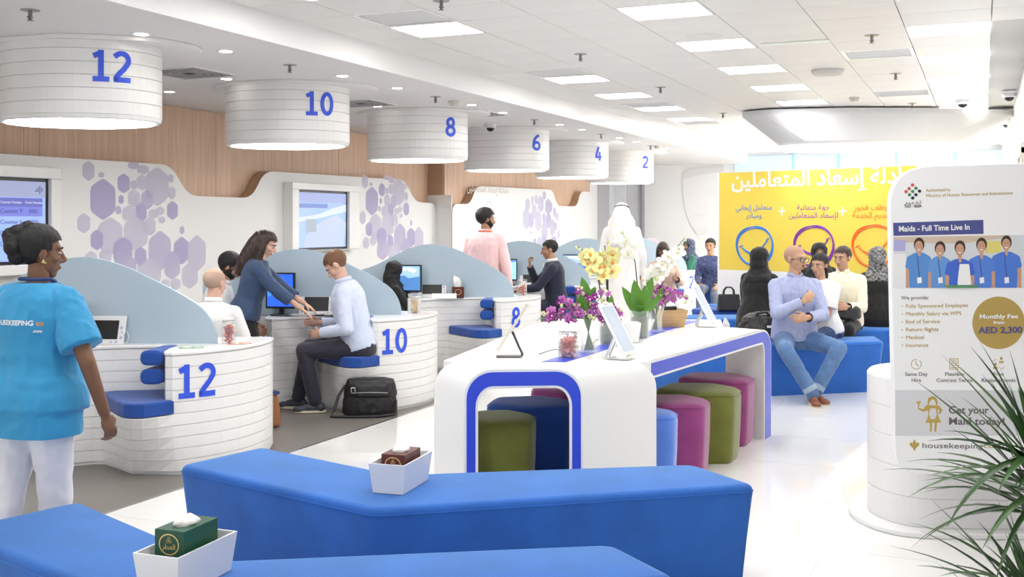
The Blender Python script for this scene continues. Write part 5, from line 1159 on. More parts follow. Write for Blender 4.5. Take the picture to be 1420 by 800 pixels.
# tissue box and name plate on eight
T = put('tissue_box', 8, -.60, -.10, .12, 'maroon tissue box with a tall tissue on counter eight', 'tissue box')
bevel(MB().box(-.062, .062, -.05, .05, 0, .115).build('carton', mat('box_maroon', (.10, .018, .015), .4), T), .002)
b = MB(); b.loft([[(-.03, -.012, .115), (.03, -.012, .115), (.03, .012, .115), (-.03, .012, .115)], [(-.045, -.02, .16), (.035, -.012, .16), (.03, .018, .16), (-.035, .012, .165)], [(-.05, -.01, .20), (.022, -.014, .205), (.018, .01, .20), (-.04, .01, .20)], [(-.045, -.003, .235), (-.012, -.004, .225), (-.014, .004, .22), (-.04, .004, .235)]]); b.build('tissue', PAPER, T)
b = MB(); n = 24; ro = [(.034*math.cos(2*pi*k/n), -.0512, .062+.03*math.sin(2*pi*k/n)) for k in range(n)]; ri = [(.029*math.cos(2*pi*k/n), -.0512, .062+.025*math.sin(2*pi*k/n)) for k in range(n)]; b.loft([ro, ri], False, False); b.build('emblem', mat('gold_foil', (.72, .52, .2), .35, metal=.4), T)
T = put('name_plate', 8, -.74, -.20, 0, 'low white folded name plate on counter eight', 'name plate'); MB().loft([[(-.13, -.03, 0), (-.13, .03, 0), (-.13, 0, .05)], [(.13, -.03, 0), (.13, .03, 0), (.13, 0, .05)]]).build('plate', PAPER, T)
# papers on ten
rp = random.Random(3)
for i in range(7):
    q = at(10, -.86+.075*i+rp.uniform(-.03, .03), -.16+rp.uniform(-.05, .10), CTOP+.003+.0035*i); a = rp.uniform(-.6, .6); b = MB(); rings = []
    for j in range(6): x = -.105+.21*j/5; z = .006*math.sin(j*1.1+i)+.004; rings.append([(x, -.075, z), (x, .075, z), (x, .075, z+.0006), (x, -.075, z+.0006)])
    b.loft(rings); o = b.build('paper_sheet', PAPER, None, tuple(q), YAW+a); tag(o, 'loose white paper sheet on the desk of counter ten', 'paper', 'loose papers on the desk of counter ten')
# leaflets on worktop twelve and ten
for nn, u, v, c, l in ((12, -.10, -.24, (.25, .45, .25), 'green and orange leaflet lying near the front edge of counter twelve'), (12, .15, -.02, (.70, .30, .2), 'reddish leaflet lying right of the sweet jar on counter twelve'), (10, .19, .08, (.55, .42, .4), 'brownish leaflet lying right of the biscuit jar on counter ten')):
    T = put('leaflet', nn, u, v, .3, l, 'leaflet'); MB().box(-.075, .075, -.05, .05, 0, .002).build('sheet', mat('leaflet_%d' % int(c[0]*100), c, .5), T); MB().box(-.05, .0, -.03, .03, .002, .0025).box(.02, .06, -.04, .0, .002, .0025).build('print', mat('leaflet_white', (.75, .72, .68), .5), T)
# cardboard cup, phone on twelve
T = put('cardboard_tube', 12, -.87, -.14, 0, 'tan cardboard cup beside the walking woman on counter twelve', 'cup'); MB().lathe([(.048, 0), (.055, .26), (.05, .26), (.044, .012), (.01, .01)], 28).build('cup', mat('kraft_card', (.58, .40, .25), .7), T, smooth=False)
T = put('telephone', 12, -.86, -.26, .2, 'small black telephone on counter twelve below the scrub sleeve', 'telephone'); bevel(MB().loft([[(-.07, -.05, 0), (.07, -.05, 0), (.07, .06, 0), (-.07, .06, 0)], [(-.065, -.045, .02), (.065, -.045, .02), (.065, .055, .055), (-.065, .055, .055)]]).build('base', BLACK, T), .004); MB().tube([(-.05, -.05, .045), (-.05, .0, .062), (-.05, .06, .07)], [.016, .010, .016], 8).build('handset', BLACK, T, smooth=True)
# ------------------------------------------------------------ bags
LEA = mat('black_leather', (.018, .017, .018), .38, bump=.25, bscale=60)
def bagmesh(rings, vox=.009, wr=.006):
    b = MB(); b.loft(rings); me = remesh(b, vox, 3); wrinkle(me, wr, 11, 3); return me
p = pz(513, 575, 0); T = empty('messenger_bag', (p.x, p.y, 0), YAW+.05, 'black leather messenger bag on the grey floor by counter ten', 'bag')
R_ = lambda w_, d_, z, k=0: [(w_*math.cos(2*pi*i/20)*(1 if abs(math.cos(2*pi*i/20)) > .7 else 1.1)+k, d_*math.sin(2*pi*i/20), z) for i in range(20)]
mk('bag_body', bagmesh([R_(.20, .07, .0), R_(.225, .085, .03), R_(.215, .085, .12), R_(.20, .075, .22), R_(.18, .06, .28), R_(.12, .03, .295)]), LEA, T)
mk('flap', bagmesh([R_(.205, .085, .15, .005), R_(.215, .10, .17, .005), R_(.205, .09, .24, .005), R_(.185, .07, .29, .005), R_(.12, .03, .302, .005)], .009, .004), LEA, T)
b = MB(); b.tube([(-.20, 0, .24), (-.25, -.03, .16), (-.28, -.08, .05), (-.30, -.13, .012), (-.12, -.16, .010), (.08, -.15, .012), (.22, -.10, .02), (.21, -.02, .12)], .012, 8); b.build('strap', LEA, T, smooth=True)
b = MB(); b.tube([(-.14, -.105, .20), (-.14, -.11, .235), (-.11, -.11, .235), (-.11, -.105, .20)], .004, 6); b.build('buckle', CHROME, T)
for y0 in (-.0,): b = MB(); b.tube([(-.14, -.092, .19), (.0, -.104, .196), (.15, -.092, .19)], .004, 6); b.build('zip', mat('zip_metal', (.3, .3, .3), .4, metal=.8), T)
p = pz(387, 597, 0); T = empty('brown_satchel', (p.x-.17, p.y+.02, 0), YAW+.6, 'brown leather satchel on the floor behind the edge of counter twelve', 'bag'); mk('bag_body', bagmesh([R_(.13, .04, 0), R_(.15, .06, .02), R_(.14, .055, .15), R_(.12, .04, .26)], .01, .003), mat('brown_leather', (.33, .13, .05), .5), T); MB().box(-.12, .12, -.05, .05, .255, .275).build('top_trim', mat('navy_trim', (.03, .05, .2), .5), T)
p = cw(2.70, 13.42, .472); T = empty('handbag', tuple(p), YAW, 'small black handbag with two handles left of the woman in black', 'bag')
b = MB(); b.loft([[(-.14, -.06, 0), (.14, -.06, 0), (.14, .06, 0), (-.14, .06, 0)], [(-.13, -.035, .2), (.13, -.035, .2), (.13, .035, .2), (-.13, .035, .2)]]); bevel(b.build('bag_body', LEA, T), .012)
for y in (-.03, .03): MB().tube([(-.065, y, .19), (-.06, y, .25), (-.03, y, .285), (.03, y, .285), (.06, y, .25), (.065, y, .19)], .008, 8).build('handle', LEA, T, smooth=True)
p = cw(2.36, 10.08, .47); T = empty('backpack', tuple(p), YAW-.2, 'shiny black backpack slumped on the bench beside the man in glasses', 'bag')
mk('bag_body', bagmesh([R_(.22, .13, 0), R_(.24, .15, .03), R_(.23, .15, .12), R_(.19, .12, .20), R_(.10, .06, .245)], .010, .014), LEA, T)
b = MB(); b.tube([(-.1, -.08, .18), (-.06, -.1, .25), (.02, -.1, .26), (.06, -.08, .2)], .012, 8); b.tube([(.12, -.14, .02), (.17, -.17, .08), (.15, -.12, .17)], .014, 8); b.build('strap', LEA, T, smooth=True); MB().box(.02, .08, -.155, -.145, .12, .14).build('tag', PAPER, T)
p = cw(3.30, 10.78, .60); T = empty('lap_bag', tuple(p), YAW, 'black bag held on the lap of the cream shirt man', 'bag'); mk('bag_body', bagmesh([R_(.17, .09, 0), R_(.19, .11, .02), R_(.18, .10, .10), R_(.14, .07, .14)], .01, .008), LEA, T)
def wtray(u, v, label, s=1.0, hh=.12):
    T = empty('tissue_holder', tuple(cw(u, v, .472)), YAW+.35, label, 'tissue holder', 'white tissue holders on the far benches')
    b = MB(); w_ = .095*s; b.loft([[(-w_, -w_, 0), (w_, -w_, 0), (w_, w_, 0), (-w_, w_, 0)], [(-w_*1.08, -w_*1.08, hh), (w_*1.08, -w_*1.08, hh), (w_*1.08, w_*1.08, hh), (-w_*1.08, w_*1.08, hh)]]); b.build('holder', mat('tray_white', (.80, .81, .83), .25), T)
    MB().lathe([(.06*s, hh), (.06*s, hh+.008)], 20).build('rim', mat('box_maroon', (.10, .018, .015), .4), T)
    b = MB(); b.loft([[(-.03*s, -.01, hh), (.03*s, -.01, hh), (.03*s, .01, hh), (-.03*s, .01, hh)], [(-.05*s, -.02, hh+.07*s), (.04*s, -.01, hh+.06*s), (.035*s, .015, hh+.06*s), (-.045*s, .01, hh+.075*s)], [(-.02*s, -.004, hh+.15*s), (.0, -.004, hh+.13*s), (.0, .004, hh+.13*s), (-.02*s, .004, hh+.15*s)]]); b.build('tissue', PAPER, T)
wtray(2.75, 11.3, 'white tissue holder with a standing tissue right of the backpack', 1.05, .13)
wtray(2.06, 10.35, 'low white tissue holder half hidden by the far end of the table', .8, .06)
# ------------------------------------------------------------ on the long table
def tb(px, py, name, label, cat, group=None, rot=0):
    p = pz(px, py, TZ+.003); return empty(name, tuple(p), YAW+rot, label, cat, group), p
T, p = tb(788, 495, 'glass_jar', 'x', 'jar'); bpy.data.objects.remove(T)
jar(p, .060, .148, 'glass clip jar of red wrapped sweets at the near end of the long table'); candies(p, .057, .122, 60, CRED, 'wrapped sweets in the jar on the long table', 'red wrapped sweet in the jar on the long table', 'wrapped_sweet', 'sweet', 9, .0145)
GLV = glassy('vase_glass', (.82, .87, .85), .12, .65); WAT = mat('vase_water', (.75, .85, .80), .02, alpha=.15)
STEM = mat('flower_stem', (.10, .20, .04), .5); STEMD = mat('orchid_stem', (.05, .06, .025), .6); LFG = mat('flower_leaf', (.10, .26, .03), .42, vary=.15, vscale=12); MOSS = mat('moss_grey', (.16, .18, .12), .9, bump=.8, bscale=60)
def flower_mesh(petal, lip, r, name):
    b = MB()
    for k in range(5):
        a = 2*pi*k/5+pi/2; w_ = .42 if k in (0, 2, 3) else .60; d = Vector((math.cos(a), 0, math.sin(a))); s = Vector((-math.sin(a), 0, math.cos(a)))
        pts = [d*.08*r, d*.45*r+s*w_*r*.8+Vector((0, -.12*r, 0)), d*.85*r+s*w_*r*.6+Vector((0, -.05*r, 0)), d*1.05*r, d*.85*r-s*w_*r*.6+Vector((0, -.05*r, 0)), d*.45*r-s*w_*r*.8+Vector((0, -.12*r, 0))]; b.cur = 0; b.add(pts, [tuple(range(6))])
    b.cur = 1; b.ell((0, -.18*r, -.14*r), (.20*r, .20*r, .24*r), 6, 4); me = b.mesh(name); me.materials.append(petal); me.materials.append(lip); return me
PURP = mat('petal_purple', (.26, .012, .22), .5); PURL = mat('petal_pale_purple', (.46, .13, .42), .5); PWH = mat('petal_white', (.86, .84, .78), .5); PYE = mat('petal_yellow', (.84, .80, .34), .5); PGR = mat('petal_green_cream', (.66, .68, .36), .5); ORG = mat('lip_orange', (.75, .28, .04), .5)
FM = {'purple': flower_mesh(PURL, PURP, .026, 'blossom'), 'deep': flower_mesh(PURP, PWH, .024, 'blossom'), 'cream': flower_mesh(PGR, PURL, .020, 'blossom'), 'yellow': flower_mesh(PYE, ORG, .056, 'blossom'), 'white': flower_mesh(PWH, PGR, .058, 'blossom'), 'bud': None}
bb = MB(); bb.ell((0, 0, 0), (.010, .010, .014), 8, 6); FM['bud'] = bb.mesh('bud'); FM['bud'].materials.append(PGR)
def blossom(T, kind, loc, rr, sc=1.0):
    o = bpy.data.objects.new('blossom' if kind != 'bud' else 'bud', FM[kind]); COL.objects.link(o); o.parent = T; o.location = loc; o.rotation_euler = (rr.uniform(-.6, .5), rr.uniform(-.8, .8), rr.uniform(-.7, .7)); o.scale = (sc,)*3
def leafm(T, p, d, L, w_, m=None, arch=.3):
    p, d = Vector(p), Vector(d).normalized(); s = d.cross(Vector((0, 1, .2))).normalized(); n = 7; vs = []; fs = []; dr = d.copy(); q = p.copy()
    for j in range(n):
        t = j/(n-1); ww = w_*math.sin(pi*min(1, .12+.88*t))**.8; nn_ = s.cross(dr).normalized(); vs += [q-s*ww+nn_*ww*.25, q-nn_*ww*.1, q+s*ww+nn_*ww*.25]; q = q+dr*L/(n-1); dr = (dr+Vector((0, 0, -arch/n))).normalized()
    for j in range(n-1): a = 3*j; fs += [(a, a+1, a+4, a+3), (a+1, a+2, a+5, a+4)]
    MB().add(vs, fs).build('leaf', m or LFG, T, smooth=True)
def bouquet(px, py, label, seed, nst, spread, hmin, hmax, leaf, vr=.035, vh=.19, bias=0):
    T, p = tb(px, py, 'flower_vase', label, 'vase', 'flower vases on the long table'); rr = random.Random(seed)
    b = MB(); rings = []
    for r, z in ((vr*.95, 0), (vr, .01), (vr*.82, .05), (vr*1.0, vh*.6), (vr*1.45, vh)): rings.append([(r*(1+.05*math.cos(8*a))*math.cos(a), r*(1+.05*math.cos(8*a))*math.sin(a), z) for a in [2*pi*k/32 for k in range(32)]])
    b.loft(rings, True, False); b.build('vase_glass', GLV, T, smooth=True); MB().lathe([(vr*.85, .012), (vr*.78, .05), (vr*.93, vh*.58)], 20).build('water', WAT, T, smooth=True)
    for i in range(nst):
        a = rr.uniform(0, 2*pi); x = bias+spread*(2*(i+.5)/nst-1)*rr.uniform(.8, 1.1); y = rr.uniform(-.10, .07); h = rr.uniform(hmin, hmax)-abs(x-bias)*.25
        pts = [Vector((-x*.15, -y*.2, .012)), Vector((x*.12, y*.3, vh)), Vector((x*.6, y*.8, vh+(h-vh)*.7)), Vector((x, y, h)), Vector((x*1.25, y*1.1, h-.01+rr.uniform(-.03, .03)))]
        pts = [Vector(q) for q in spline([tuple(q) for q in pts], 3)] if False else pts
        MB().tube(pts, [.003, .0028, .0025, .002, .0015], 6).build('stem', STEM, T, smooth=True)
        for j in range(9):
            t = .30+.70*j/8; k = t*4; i0 = min(3, int(k)); q = pts[i0].lerp(pts[i0+1], k-i0)
            if q.z < vh*1.05: continue
            q = q+Vector((rr.uniform(-.028, .028), rr.uniform(-.035, .02), rr.uniform(-.028, .028))); blossom(T, 'bud' if j > 7 else rr.choice(('purple', 'purple', 'deep', 'cream', 'purple')), q, rr, rr.uniform(.75, 1.05))
    for d, L, w_, z in leaf: leafm(T, (0, -.01, z), d, L, w_)
    return T
bouquet(816, 488.5, 'fluted glass vase with purple and white orchid sprays, nearest on the long table', 4, 11, .25, .26, .40, [((-.5, -.2, 1), .12, .03, .24), ((-.9, -.1, .9), .10, .026, .25), ((.3, -.2, 1), .12, .024, .28), ((-.2, -.3, .8), .10, .02, .20), ((-.25, 0, 1), .15, .028, .30)], .047, .20, -.05)
bouquet(910, 459.5, 'fluted glass vase with a small spray of purple orchids right of the broad leaves', 8, 8, .15, .22, .34, [((.5, 0, 1), .12, .014, .22), ((.2, -.2, 1), .1, .012, .2)], .042, .19, .07)
def phal(px, py, label, kind, specs, seed, vr=.05, vh=.15, leaves=(), side=.6):
    T, p = tb(px, py, 'orchid_pot', label, 'vase', 'orchid pots on the long table'); rr = random.Random(seed)
    MB().lathe([(vr, 0), (vr, vh), (vr*.95, vh), (vr*.95, .006), (vr*.3, .005)], 28).build('pot_glass', GLV, T, smooth=False); MB().lathe([(vr*.8, .006), (vr*.92, .03), (vr*.88, vh*.72), (vr*.5, vh*.8)], 20).build('moss', MOSS, T, smooth=True)
    for (pts, n, f0) in specs:
        pp = spline([(0, .1)]*0+[tuple(q) for q in pts], 4) if False else [Vector(q) for q in pts]
        MB().tube(pp, [.0048-.0006*min(5, i) for i in range(len(pp))], 8).build('stem', STEMD, T, smooth=True)
        m_ = len(pp)-1
        for j in range(n):
            t = (f0+(1-f0)*j/max(1, n-1))*m_; i0 = min(m_-1, int(t)); q = pp[i0].lerp(pp[i0+1], t-i0); sd = side*(1 if j % 2 else -1)
            big = j < n-3; blossom(T, kind if big else 'bud', q+Vector((sd*.045 if big else 0, -.03, -.012)), rr, rr.uniform(.75, 1.0))
    for d, L, w_, z, a in leaves: leafm(T, (0, 0, z), d, L, w_, None, a)
    return T
# pixel to metre on the table there: about 4.6 mm per px
phal(843, 477, 'glass pot with tall yellow orchids behind the purple bouquet', 'yellow', [([(0, 0, .10), (-.005, 0, .30), (-.01, 0, .45), (-.02, 0, .62)], 0, 1), ([(-.02, 0, .10), (-.05, 0, .35), (-.075, 0, .48), (-.12, 0, .56), (-.20, 0, .62)], 9, .5), ([(.01, 0, .10), (.0, 0, .35), (.0, 0, .52), (.0, 0, .655)], 9, .52)], 3, .055, .15, [((.1, -.2, 1), .20, .03, .12, .2), ((-.5, -.1, 1), .18, .026, .12, .3)])
phal(887, 468, 'glass pot with broad green leaves and tall white orchids', 'white', [([(0, 0, .10), (-.015, 0, .35), (-.03, 0, .50), (-.07, 0, .62), (-.12, 0, .71)], 6, .66), ([(.03, 0, .10), (.06, 0, .30), (.10, 0, .42), (.18, 0, .52), (.30, 0, .66)], 13, .42), ([(.02, 0, .10), (.05, 0, .32), (.09, 0, .44), (.15, 0, .49)], 6, .5)], 6, .062, .18, [((-.15, -.2, 1), .27, .042, .13, .25), ((.25, -.25, 1), .30, .044, .13, .25), ((-.5, .1, 1), .24, .035, .13, .25), ((.7, -.1, .9), .22, .032, .13, .5), ((.0, -.6, .5), .16, .035, .16, .9)], .5)
# white card box behind the tablet, wooden planter
T, p = tb(873, 474, 'white_card_box', 'white square card box between the orchid pots', 'box', None, .1); bevel(MB().loft([[(-.05, -.04, 0), (.05, -.04, 0), (.05, .05, 0), (-.05, .05, 0)], [(-.065, -.055, .125), (.065, -.055, .125), (.065, .06, .125), (-.065, .06, .125)]]).build('box_body', PAPER, T), .002)
T, p = tb(931, 452.5, 'wooden_planter', 'tapered light wood box near the far end of the long table', 'box', None, .15); WDP = mat('planter_wood', (.58, .38, .17), .5, vary=.15, vscale=5, stretch=(1, 1, 12))
b = MB(); b.loft([[(-.08, -.06, 0), (.08, -.06, 0), (.08, .07, 0), (-.08, .07, 0)], [(-.105, -.08, .125), (.105, -.08, .125), (.105, .09, .125), (-.105, .09, .125)], [(-.095, -.07, .125), (.095, -.07, .125), (.095, .08, .125), (-.095, .08, .125)], [(-.075, -.055, .02), (.075, -.055, .02), (.075, .06, .02), (-.075, .06, .02)]]); b.build('box_body', WDP, T)
b = MB(); b.box(-.07, .03, -.04, .03, .02, .15); bevel(b.build('device', BLACK, T), .005); MB().ell((-.02, 0, .155), (.05, .04, .03), 12, 8).build('white_unit', HOLD, T, smooth=True)
# tablets on bent metal stands
def stand(px, py, label, rot, tilt, L=.24, w_=.10, dark=True, tk=.009):
    T, p = tb(px, py, 'tablet_stand', label, 'tablet stand', 'tablets on metal stands', rot); m = DARKM if dark else CHROME
    b = MB(); b.box(-.14, .0, -.05, .05, 0, .004); bevel(b.build('foot_plate', m, T), .0015)
    b = MB(); M = Matrix.Rotation(-.32 if tilt > 0 else .32, 4, 'Y')
    sgn = -1 if tilt > 0 else 1
    top_ = Vector((sgn*.045, 0, .135)); b.tube([(-.004, 0, .003), (.004, 0, .012), (top_.x*.3, 0, .05), tuple(top_)], .006, 6)
    b2 = MB(); n_ = 5
    path = [(-.012, .002), (.006, .004), (.010, .016), (top_.x*.35+.006, .055), (top_.x, .138)]
    b2.loft([[(x-.007, -.028, z), (x+.007, -.028, z), (x+.007, -.008, z), (x-.007, -.008, z)] for x, z in path]); b2.loft([[(x-.007, .008, z), (x+.007, .008, z), (x+.007, .028, z), (x-.007, .028, z)] for x, z in path]); b2.box(top_.x-.006, top_.x+.006, -.028, .028, .125, .142); b2.build('arm', m, T)
    c = top_+Vector((0, 0, .03)); R = Matrix.Translation(c) @ Matrix.Rotation(tilt, 4, 'Y')
    b = MB(); b.box(-.006, .006, -w_, w_, -L/2, L/2, R); bevel(b.build('tablet_case', HOLD if not dark else mat('case_cream', (.72, .68, .55), .4), T), .003)
    s = .0065*(1 if tilt < 0 else -1); b = MB(); b.box(min(s, s*1.1), max(s, s*1.1), -w_+.015, w_-.015, -L/2+.02, L/2-.02, R); b.build('screen', mat('tablet_grey', (.50, .56, .66), .1), T)  # screen face in one even pale blue-grey
    [MB().box(-.010, .010, -.03, .03, q_-.006, q_+.006, R).build('clip', mat('clip_cream', (.7, .66, .52), .4), T) for q_ in (-L/2, L/2)]; return T, p, c
stand(722, 494, 'tablet leaning on a black bent stand at the near left of the long table', .0, .58, .30, .03)
stand(846, 496, 'white tablet on a silver stand beside the sweet jar', pi-.55, .52, .32, .085, False)
stand(968, 452, 'white tablet on a silver stand at the far end of the long table', pi-.5, .50, .31, .075, False)
def cable(pts, label, m, r=.003):
    P = [pz(x, y, z) for x, y, z in pts]; c = P[0].copy(); b = MB(); n = 5; out = []
    for i in range(len(P)-1):
        p0, p1, p2, p3 = P[max(i-1, 0)], P[i], P[i+1], P[min(i+2, len(P)-1)]
        for j in range(n): t = j/n; out.append(.5*((2*p1)+(p2-p0)*t+(2*p0-5*p1+4*p2-p3)*t*t+(3*p1-p0-3*p2+p3)*t**3)-c)
    out.append(P[-1]-c); b.tube(out, r, 6); o = b.build('cable', m, None, tuple(c)); smooth_angle(o, 3); tag(o, label, 'cable')
cable([(748, 496-5, TZ+.006), (762, 486, TZ+.006), (775, 484, TZ+.006), (800, 482, TZ+.006), (830, 470, TZ+.006)], 'thin black cable running along the long table behind the sweet jar', BLACK, .0025)
cable([(828, 483, TZ+.006), (822, 474, TZ+.006), (838, 466, TZ+.006), (852, 463, TZ+.006), (868, 468, TZ+.006)], 'white cable curling around the yellow orchid pot', HOLD, .003)
cable([(912, 456, TZ+.006), (925, 459, TZ+.006), (944, 456, TZ+.006), (962, 449, TZ+.006)], 'white cable looping in front of the wooden box', HOLD, .003)
def cl(n, c, r=.8, **k): return mat('cloth_'+n, c, r, sheen=.15, bump=.12, bscale=250, **k)
SCRUB = cl('scrub_blue', (.035, .30, .56)); WTR = cl('white_trousers', (.78, .77, .80)); LBLUE = cl('pale_blue_shirt', (.60, .66, .82)); NAVYP = cl('navy_trousers', (.028, .026, .042))
PINK = cl('pink_shirt', (.86, .58, .58)); NAVB = cl('navy_blouse', (.035, .065, .14)); BLK = cl('black_cloth', (.008, .008, .009)); WSH = cl('white_shirt', (.80, .79, .78)); SUIT = cl('navy_suit', (.012, .016, .038))
KAN = cl('white_kandura', (.84, .81, .78)); BEI = cl('beige_blazer', (.60, .44, .36)); GRN = cl('green_top', (.02, .13, .09)); PLAID = cl('plaid_shirt', (.05, .07, .19), vary=.6, vscale=25)
DENIM = cl('denim', (.085, .17, .34), vary=.28, vscale=5); CREAM = cl('cream_shirt', (.82, .76, .60)); SSH = cl('striped_blue_shirt', (.36, .40, .60), vary=.10, vscale=70, stretch=(1, 1, .05)); GJN = cl('grey_jeans', (.13, .16, .22))
SPOT = cl('spotted_scarf', (.06, .07, .12), vary=1.6, vscale=45); PATT = cl('patterned_scarf', (.15, .15, .15), vary=1.3, vscale=38); MAUV = cl('mauve_scarf', (.55, .30, .34)); DJ = cl('dark_jeans', (.03, .06, .16))
SHB = mat('shoe_brown_leather', (.20, .065, .03), .4); SHN = mat('shoe_dark_navy', (.04, .045, .06), .5); SOLE = mat('sole_cream', (.62, .55, .42), .6); SHK = mat('shoe_black', (.01, .01, .01), .35)
V = Vector
# woman in blue scrubs, walking away to the right
T, J = person((-1.90, 4.30), 27, 'woman in bright blue scrub top and white trousers walking past the counters', 'dark', 1.545, None, 1, 0, 8, True, (27, -4, 0), hr=(.27, .10, .80), hl=(-.30, .05, .80), pr=(.8, -.6, 0),
              legs={1: (V((.045, .0, .052)), (-.2, 1, 0), (0, 1, 0)), -1: (V((-.09, -.22, .07)), (.2, 1, 0), (0, 1, -.3))}, top=SCRUB, sleeves='short', bottom=WTR, shoe=(mat('shoe_white', (.8, .8, .8), .5), SOLE), hair='bun', hairm=HAIRK, vox=.0085, hem=-.05, loose=.028, longhem=True, wr=.0065, fat=.012, curl=(.55, .5), necklen=.93)
topo = [c for c in T.children if c.name.startswith('top')][0]
def back_text(s, size, dx, dz, m, nm, off=.0):
    vs, fs = text_data(s, size, ext=0, off=off); c = J['N']-J['up']*.19
    # split long glyph faces is not needed: letters are small
    pts = [c+J['R']*(x+dx)+J['up']*(y+dz)-J['F']*.3 for x, y, z in vs]; on_cloth(T, topo, (pts, fs), nm, m, J['F'].normalized(), .003)
back_text('HOUSEKEEPING', .0265, .0, .045, mat('cloth_print_white', (.85, .87, .9), .6), 'back_lettering', .0008)
back_text('co', .0265, .118, .045, mat('cloth_print_orange', (.80, .32, .10), .6), 'back_lettering', .0008)
back_text('.com', .017, .108, .018, mat('cloth_print_white', (.85, .87, .9), .6), 'back_lettering', .0006)
b = MB(); c0 = J['N']+J['up']*.03
ring = [c0+J['R']*.062*math.cos(a)+J['F']*(.07*math.sin(a))-J['up']*(.02*max(0, math.sin(a))) for a in [2*pi*k/24 for k in range(25)]]
b.tube(ring, .008, 6); b.build('lanyard', mat('lanyard_navy', (.02, .04, .16), .5), T)
b = MB(); b.ell((.083, -.005, -.034), (.006, .006, .009), 8, 6); b.ell((.083, .004, -.040), (.005, .005, .005), 8, 6); b.xf(J['HM']); b.build('earring', mat('gold_metal', (.8, .6, .25), .25, metal=1), T)
# man in the pale blue shirt on bench 10
T, J = person((-1.25, 8.92), 270, 'man in pale blue shirt and dark trousers seated on the bench of counter ten', 'fair', 1.76, .455, 16, 0, 0, False, (0, -46, 0), hr=(.12, .36, .72), hl=(-.14, .30, .66), pr=(.5, -.8, -.4), pl=(-.5, -.7, -.5),
              legs={1: (V((.10, .54, .09)), (.1, .6, 1), (.1, 1, 0)), -1: (V((-.10, .36, .09)), (-.1, 1, 1), (-.1, 1, 0))}, top=LBLUE, bottom=NAVYP, shoe=(SHN, SOLE), hair='short', hairm=HAIRB, vox=.0095, collar=LBLUE, loose=.018, wr=.006)
# standing clerk with long hair
T, J = person((-2.17, 8.72), 84, 'woman with long dark hair in navy blouse leaning over the desk of counter ten', 'fair', 1.51, None, 17, 0, 0, True, (5, -26, 0), hr=(.14, .52, .82), hl=(-.10, .56, .82), pr=(.5, -.6, -.5), pl=(-.5, -.6, -.5),
              legs={1: (V((.09, .02, .08)), (0, 1, 0), (0, 1, 0)), -1: (V((-.09, -.05, .08)), (0, 1, 0), (0, 1, 0))}, top=NAVB, bottom=BLK, sleeves='roll', shoe=(SHK, SHK), hair='longhair', hairm=HAIRD, vox=.0105, loose=.02, handn=((0, 0, -1), (0, 0, -1)), curl=(.2, .2), wr=.006)
# bald man from behind
T, J = person((-2.25, 8.05), 12, 'bald man in white striped shirt seated with his back to us behind counter twelve', 'fair', 1.66, .36, 5, 0, 0, False, (12, -8, 0), hr=(.2, .3, .62), hl=(-.2, .32, .62), top=cl('white_ribbed', (.80, .79, .78)), bottom=NAVYP, shoe=(SHK, SHK), hair='bald', hairm=mat('stubble_grey', (.47, .32, .25), .7), vox=.0105, collar=WSH, loose=.018)
# bearded clerk beyond him
T, J = person((-2.56, 9.02), 72, 'dark haired bearded man in white shirt bending his head beside the long haired woman', 'brown', 1.68, .46, 16, 0, 0, False, (8, -34, 0), hr=(.2, .36, .66), hl=(-.2, .36, .66), top=WSH, bottom=BLK, shoe=(SHK, SHK), hair='full', hairm=HAIRK, beard=HAIRK, vox=.0115, collar=WSH, glasses=True)
# hidden clerk behind screen ten
T, J = person((-1.33, 11.45), 60, 'person with bowed black hair mostly hidden behind the screen of counter ten', 'brown', 1.46, .38, 8, 0, 0, True, (0, -20, 0), hr=(.2, .36, .66), hl=(-.2, .36, .66), top=BLK, bottom=BLK, shoe=(SHK, SHK), hair=None, scarf=HAIRK, vox=.013, face=False)
# pink shirt
T, J = person((-.30, 11.85), 22, 'bearded man in a pink shirt standing behind the counter screens with his back to us', 'brown', 1.71, None, 2, 0, 0, False, (48, -6, 0), hr=(.28, .02, .84), hl=(-.27, .10, .80), pr=(.9, -.5, 0), pl=(-.9, -.5, 0), top=PINK, bottom=BLK, shoe=(SHK, SHK), hair='full', hairm=HAIRK, beard=HAIRK, vox=.0105, collar=PINK, loose=.022, wr=.007, hem=-.1)
b = MB(); c0 = J['N']+J['up']*.030; b.tube([c0+J['R']*.072*math.cos(a)+J['F']*(.078*math.sin(a)-.004) for a in [2*pi*k/24 for k in range(25)]], .008, 6); b.build('lanyard', mat('lanyard_orange', (.75, .17, .05), .5), T)
# suit man
T, J = person((.56, 13.25), 272, 'man in a dark navy suit seated behind counter eight with his fist at his chin', 'brown', 1.72, .47, 8, 0, 0, False, (-4, -10, 0), hr=(.10, .34, 1.02), hl=(-.12, .47, .74), pr=(.3, -.2, -1), pl=(-.5, -.7, -.4),
              top=SUIT, bottom=SUIT, shoe=(SHK, SHK), hair='short', hairm=HAIRK, vox=.011, collar=WSH, curl=(1.25, .2), handd=((0, .15, 1), None), loose=.02, handn=((0, -1, .2), (0, 0, -1)))
b = MB(); c0 = J['N']; b.box(-.035, .035, -.004, .004, -.14, .02); b.xf(Matrix.Translation(c0+J['F']*.105-J['up']*.02) @ Matrix.Rotation(-.15, 4, 'X')); b.build('shirt_front', WSH, T)
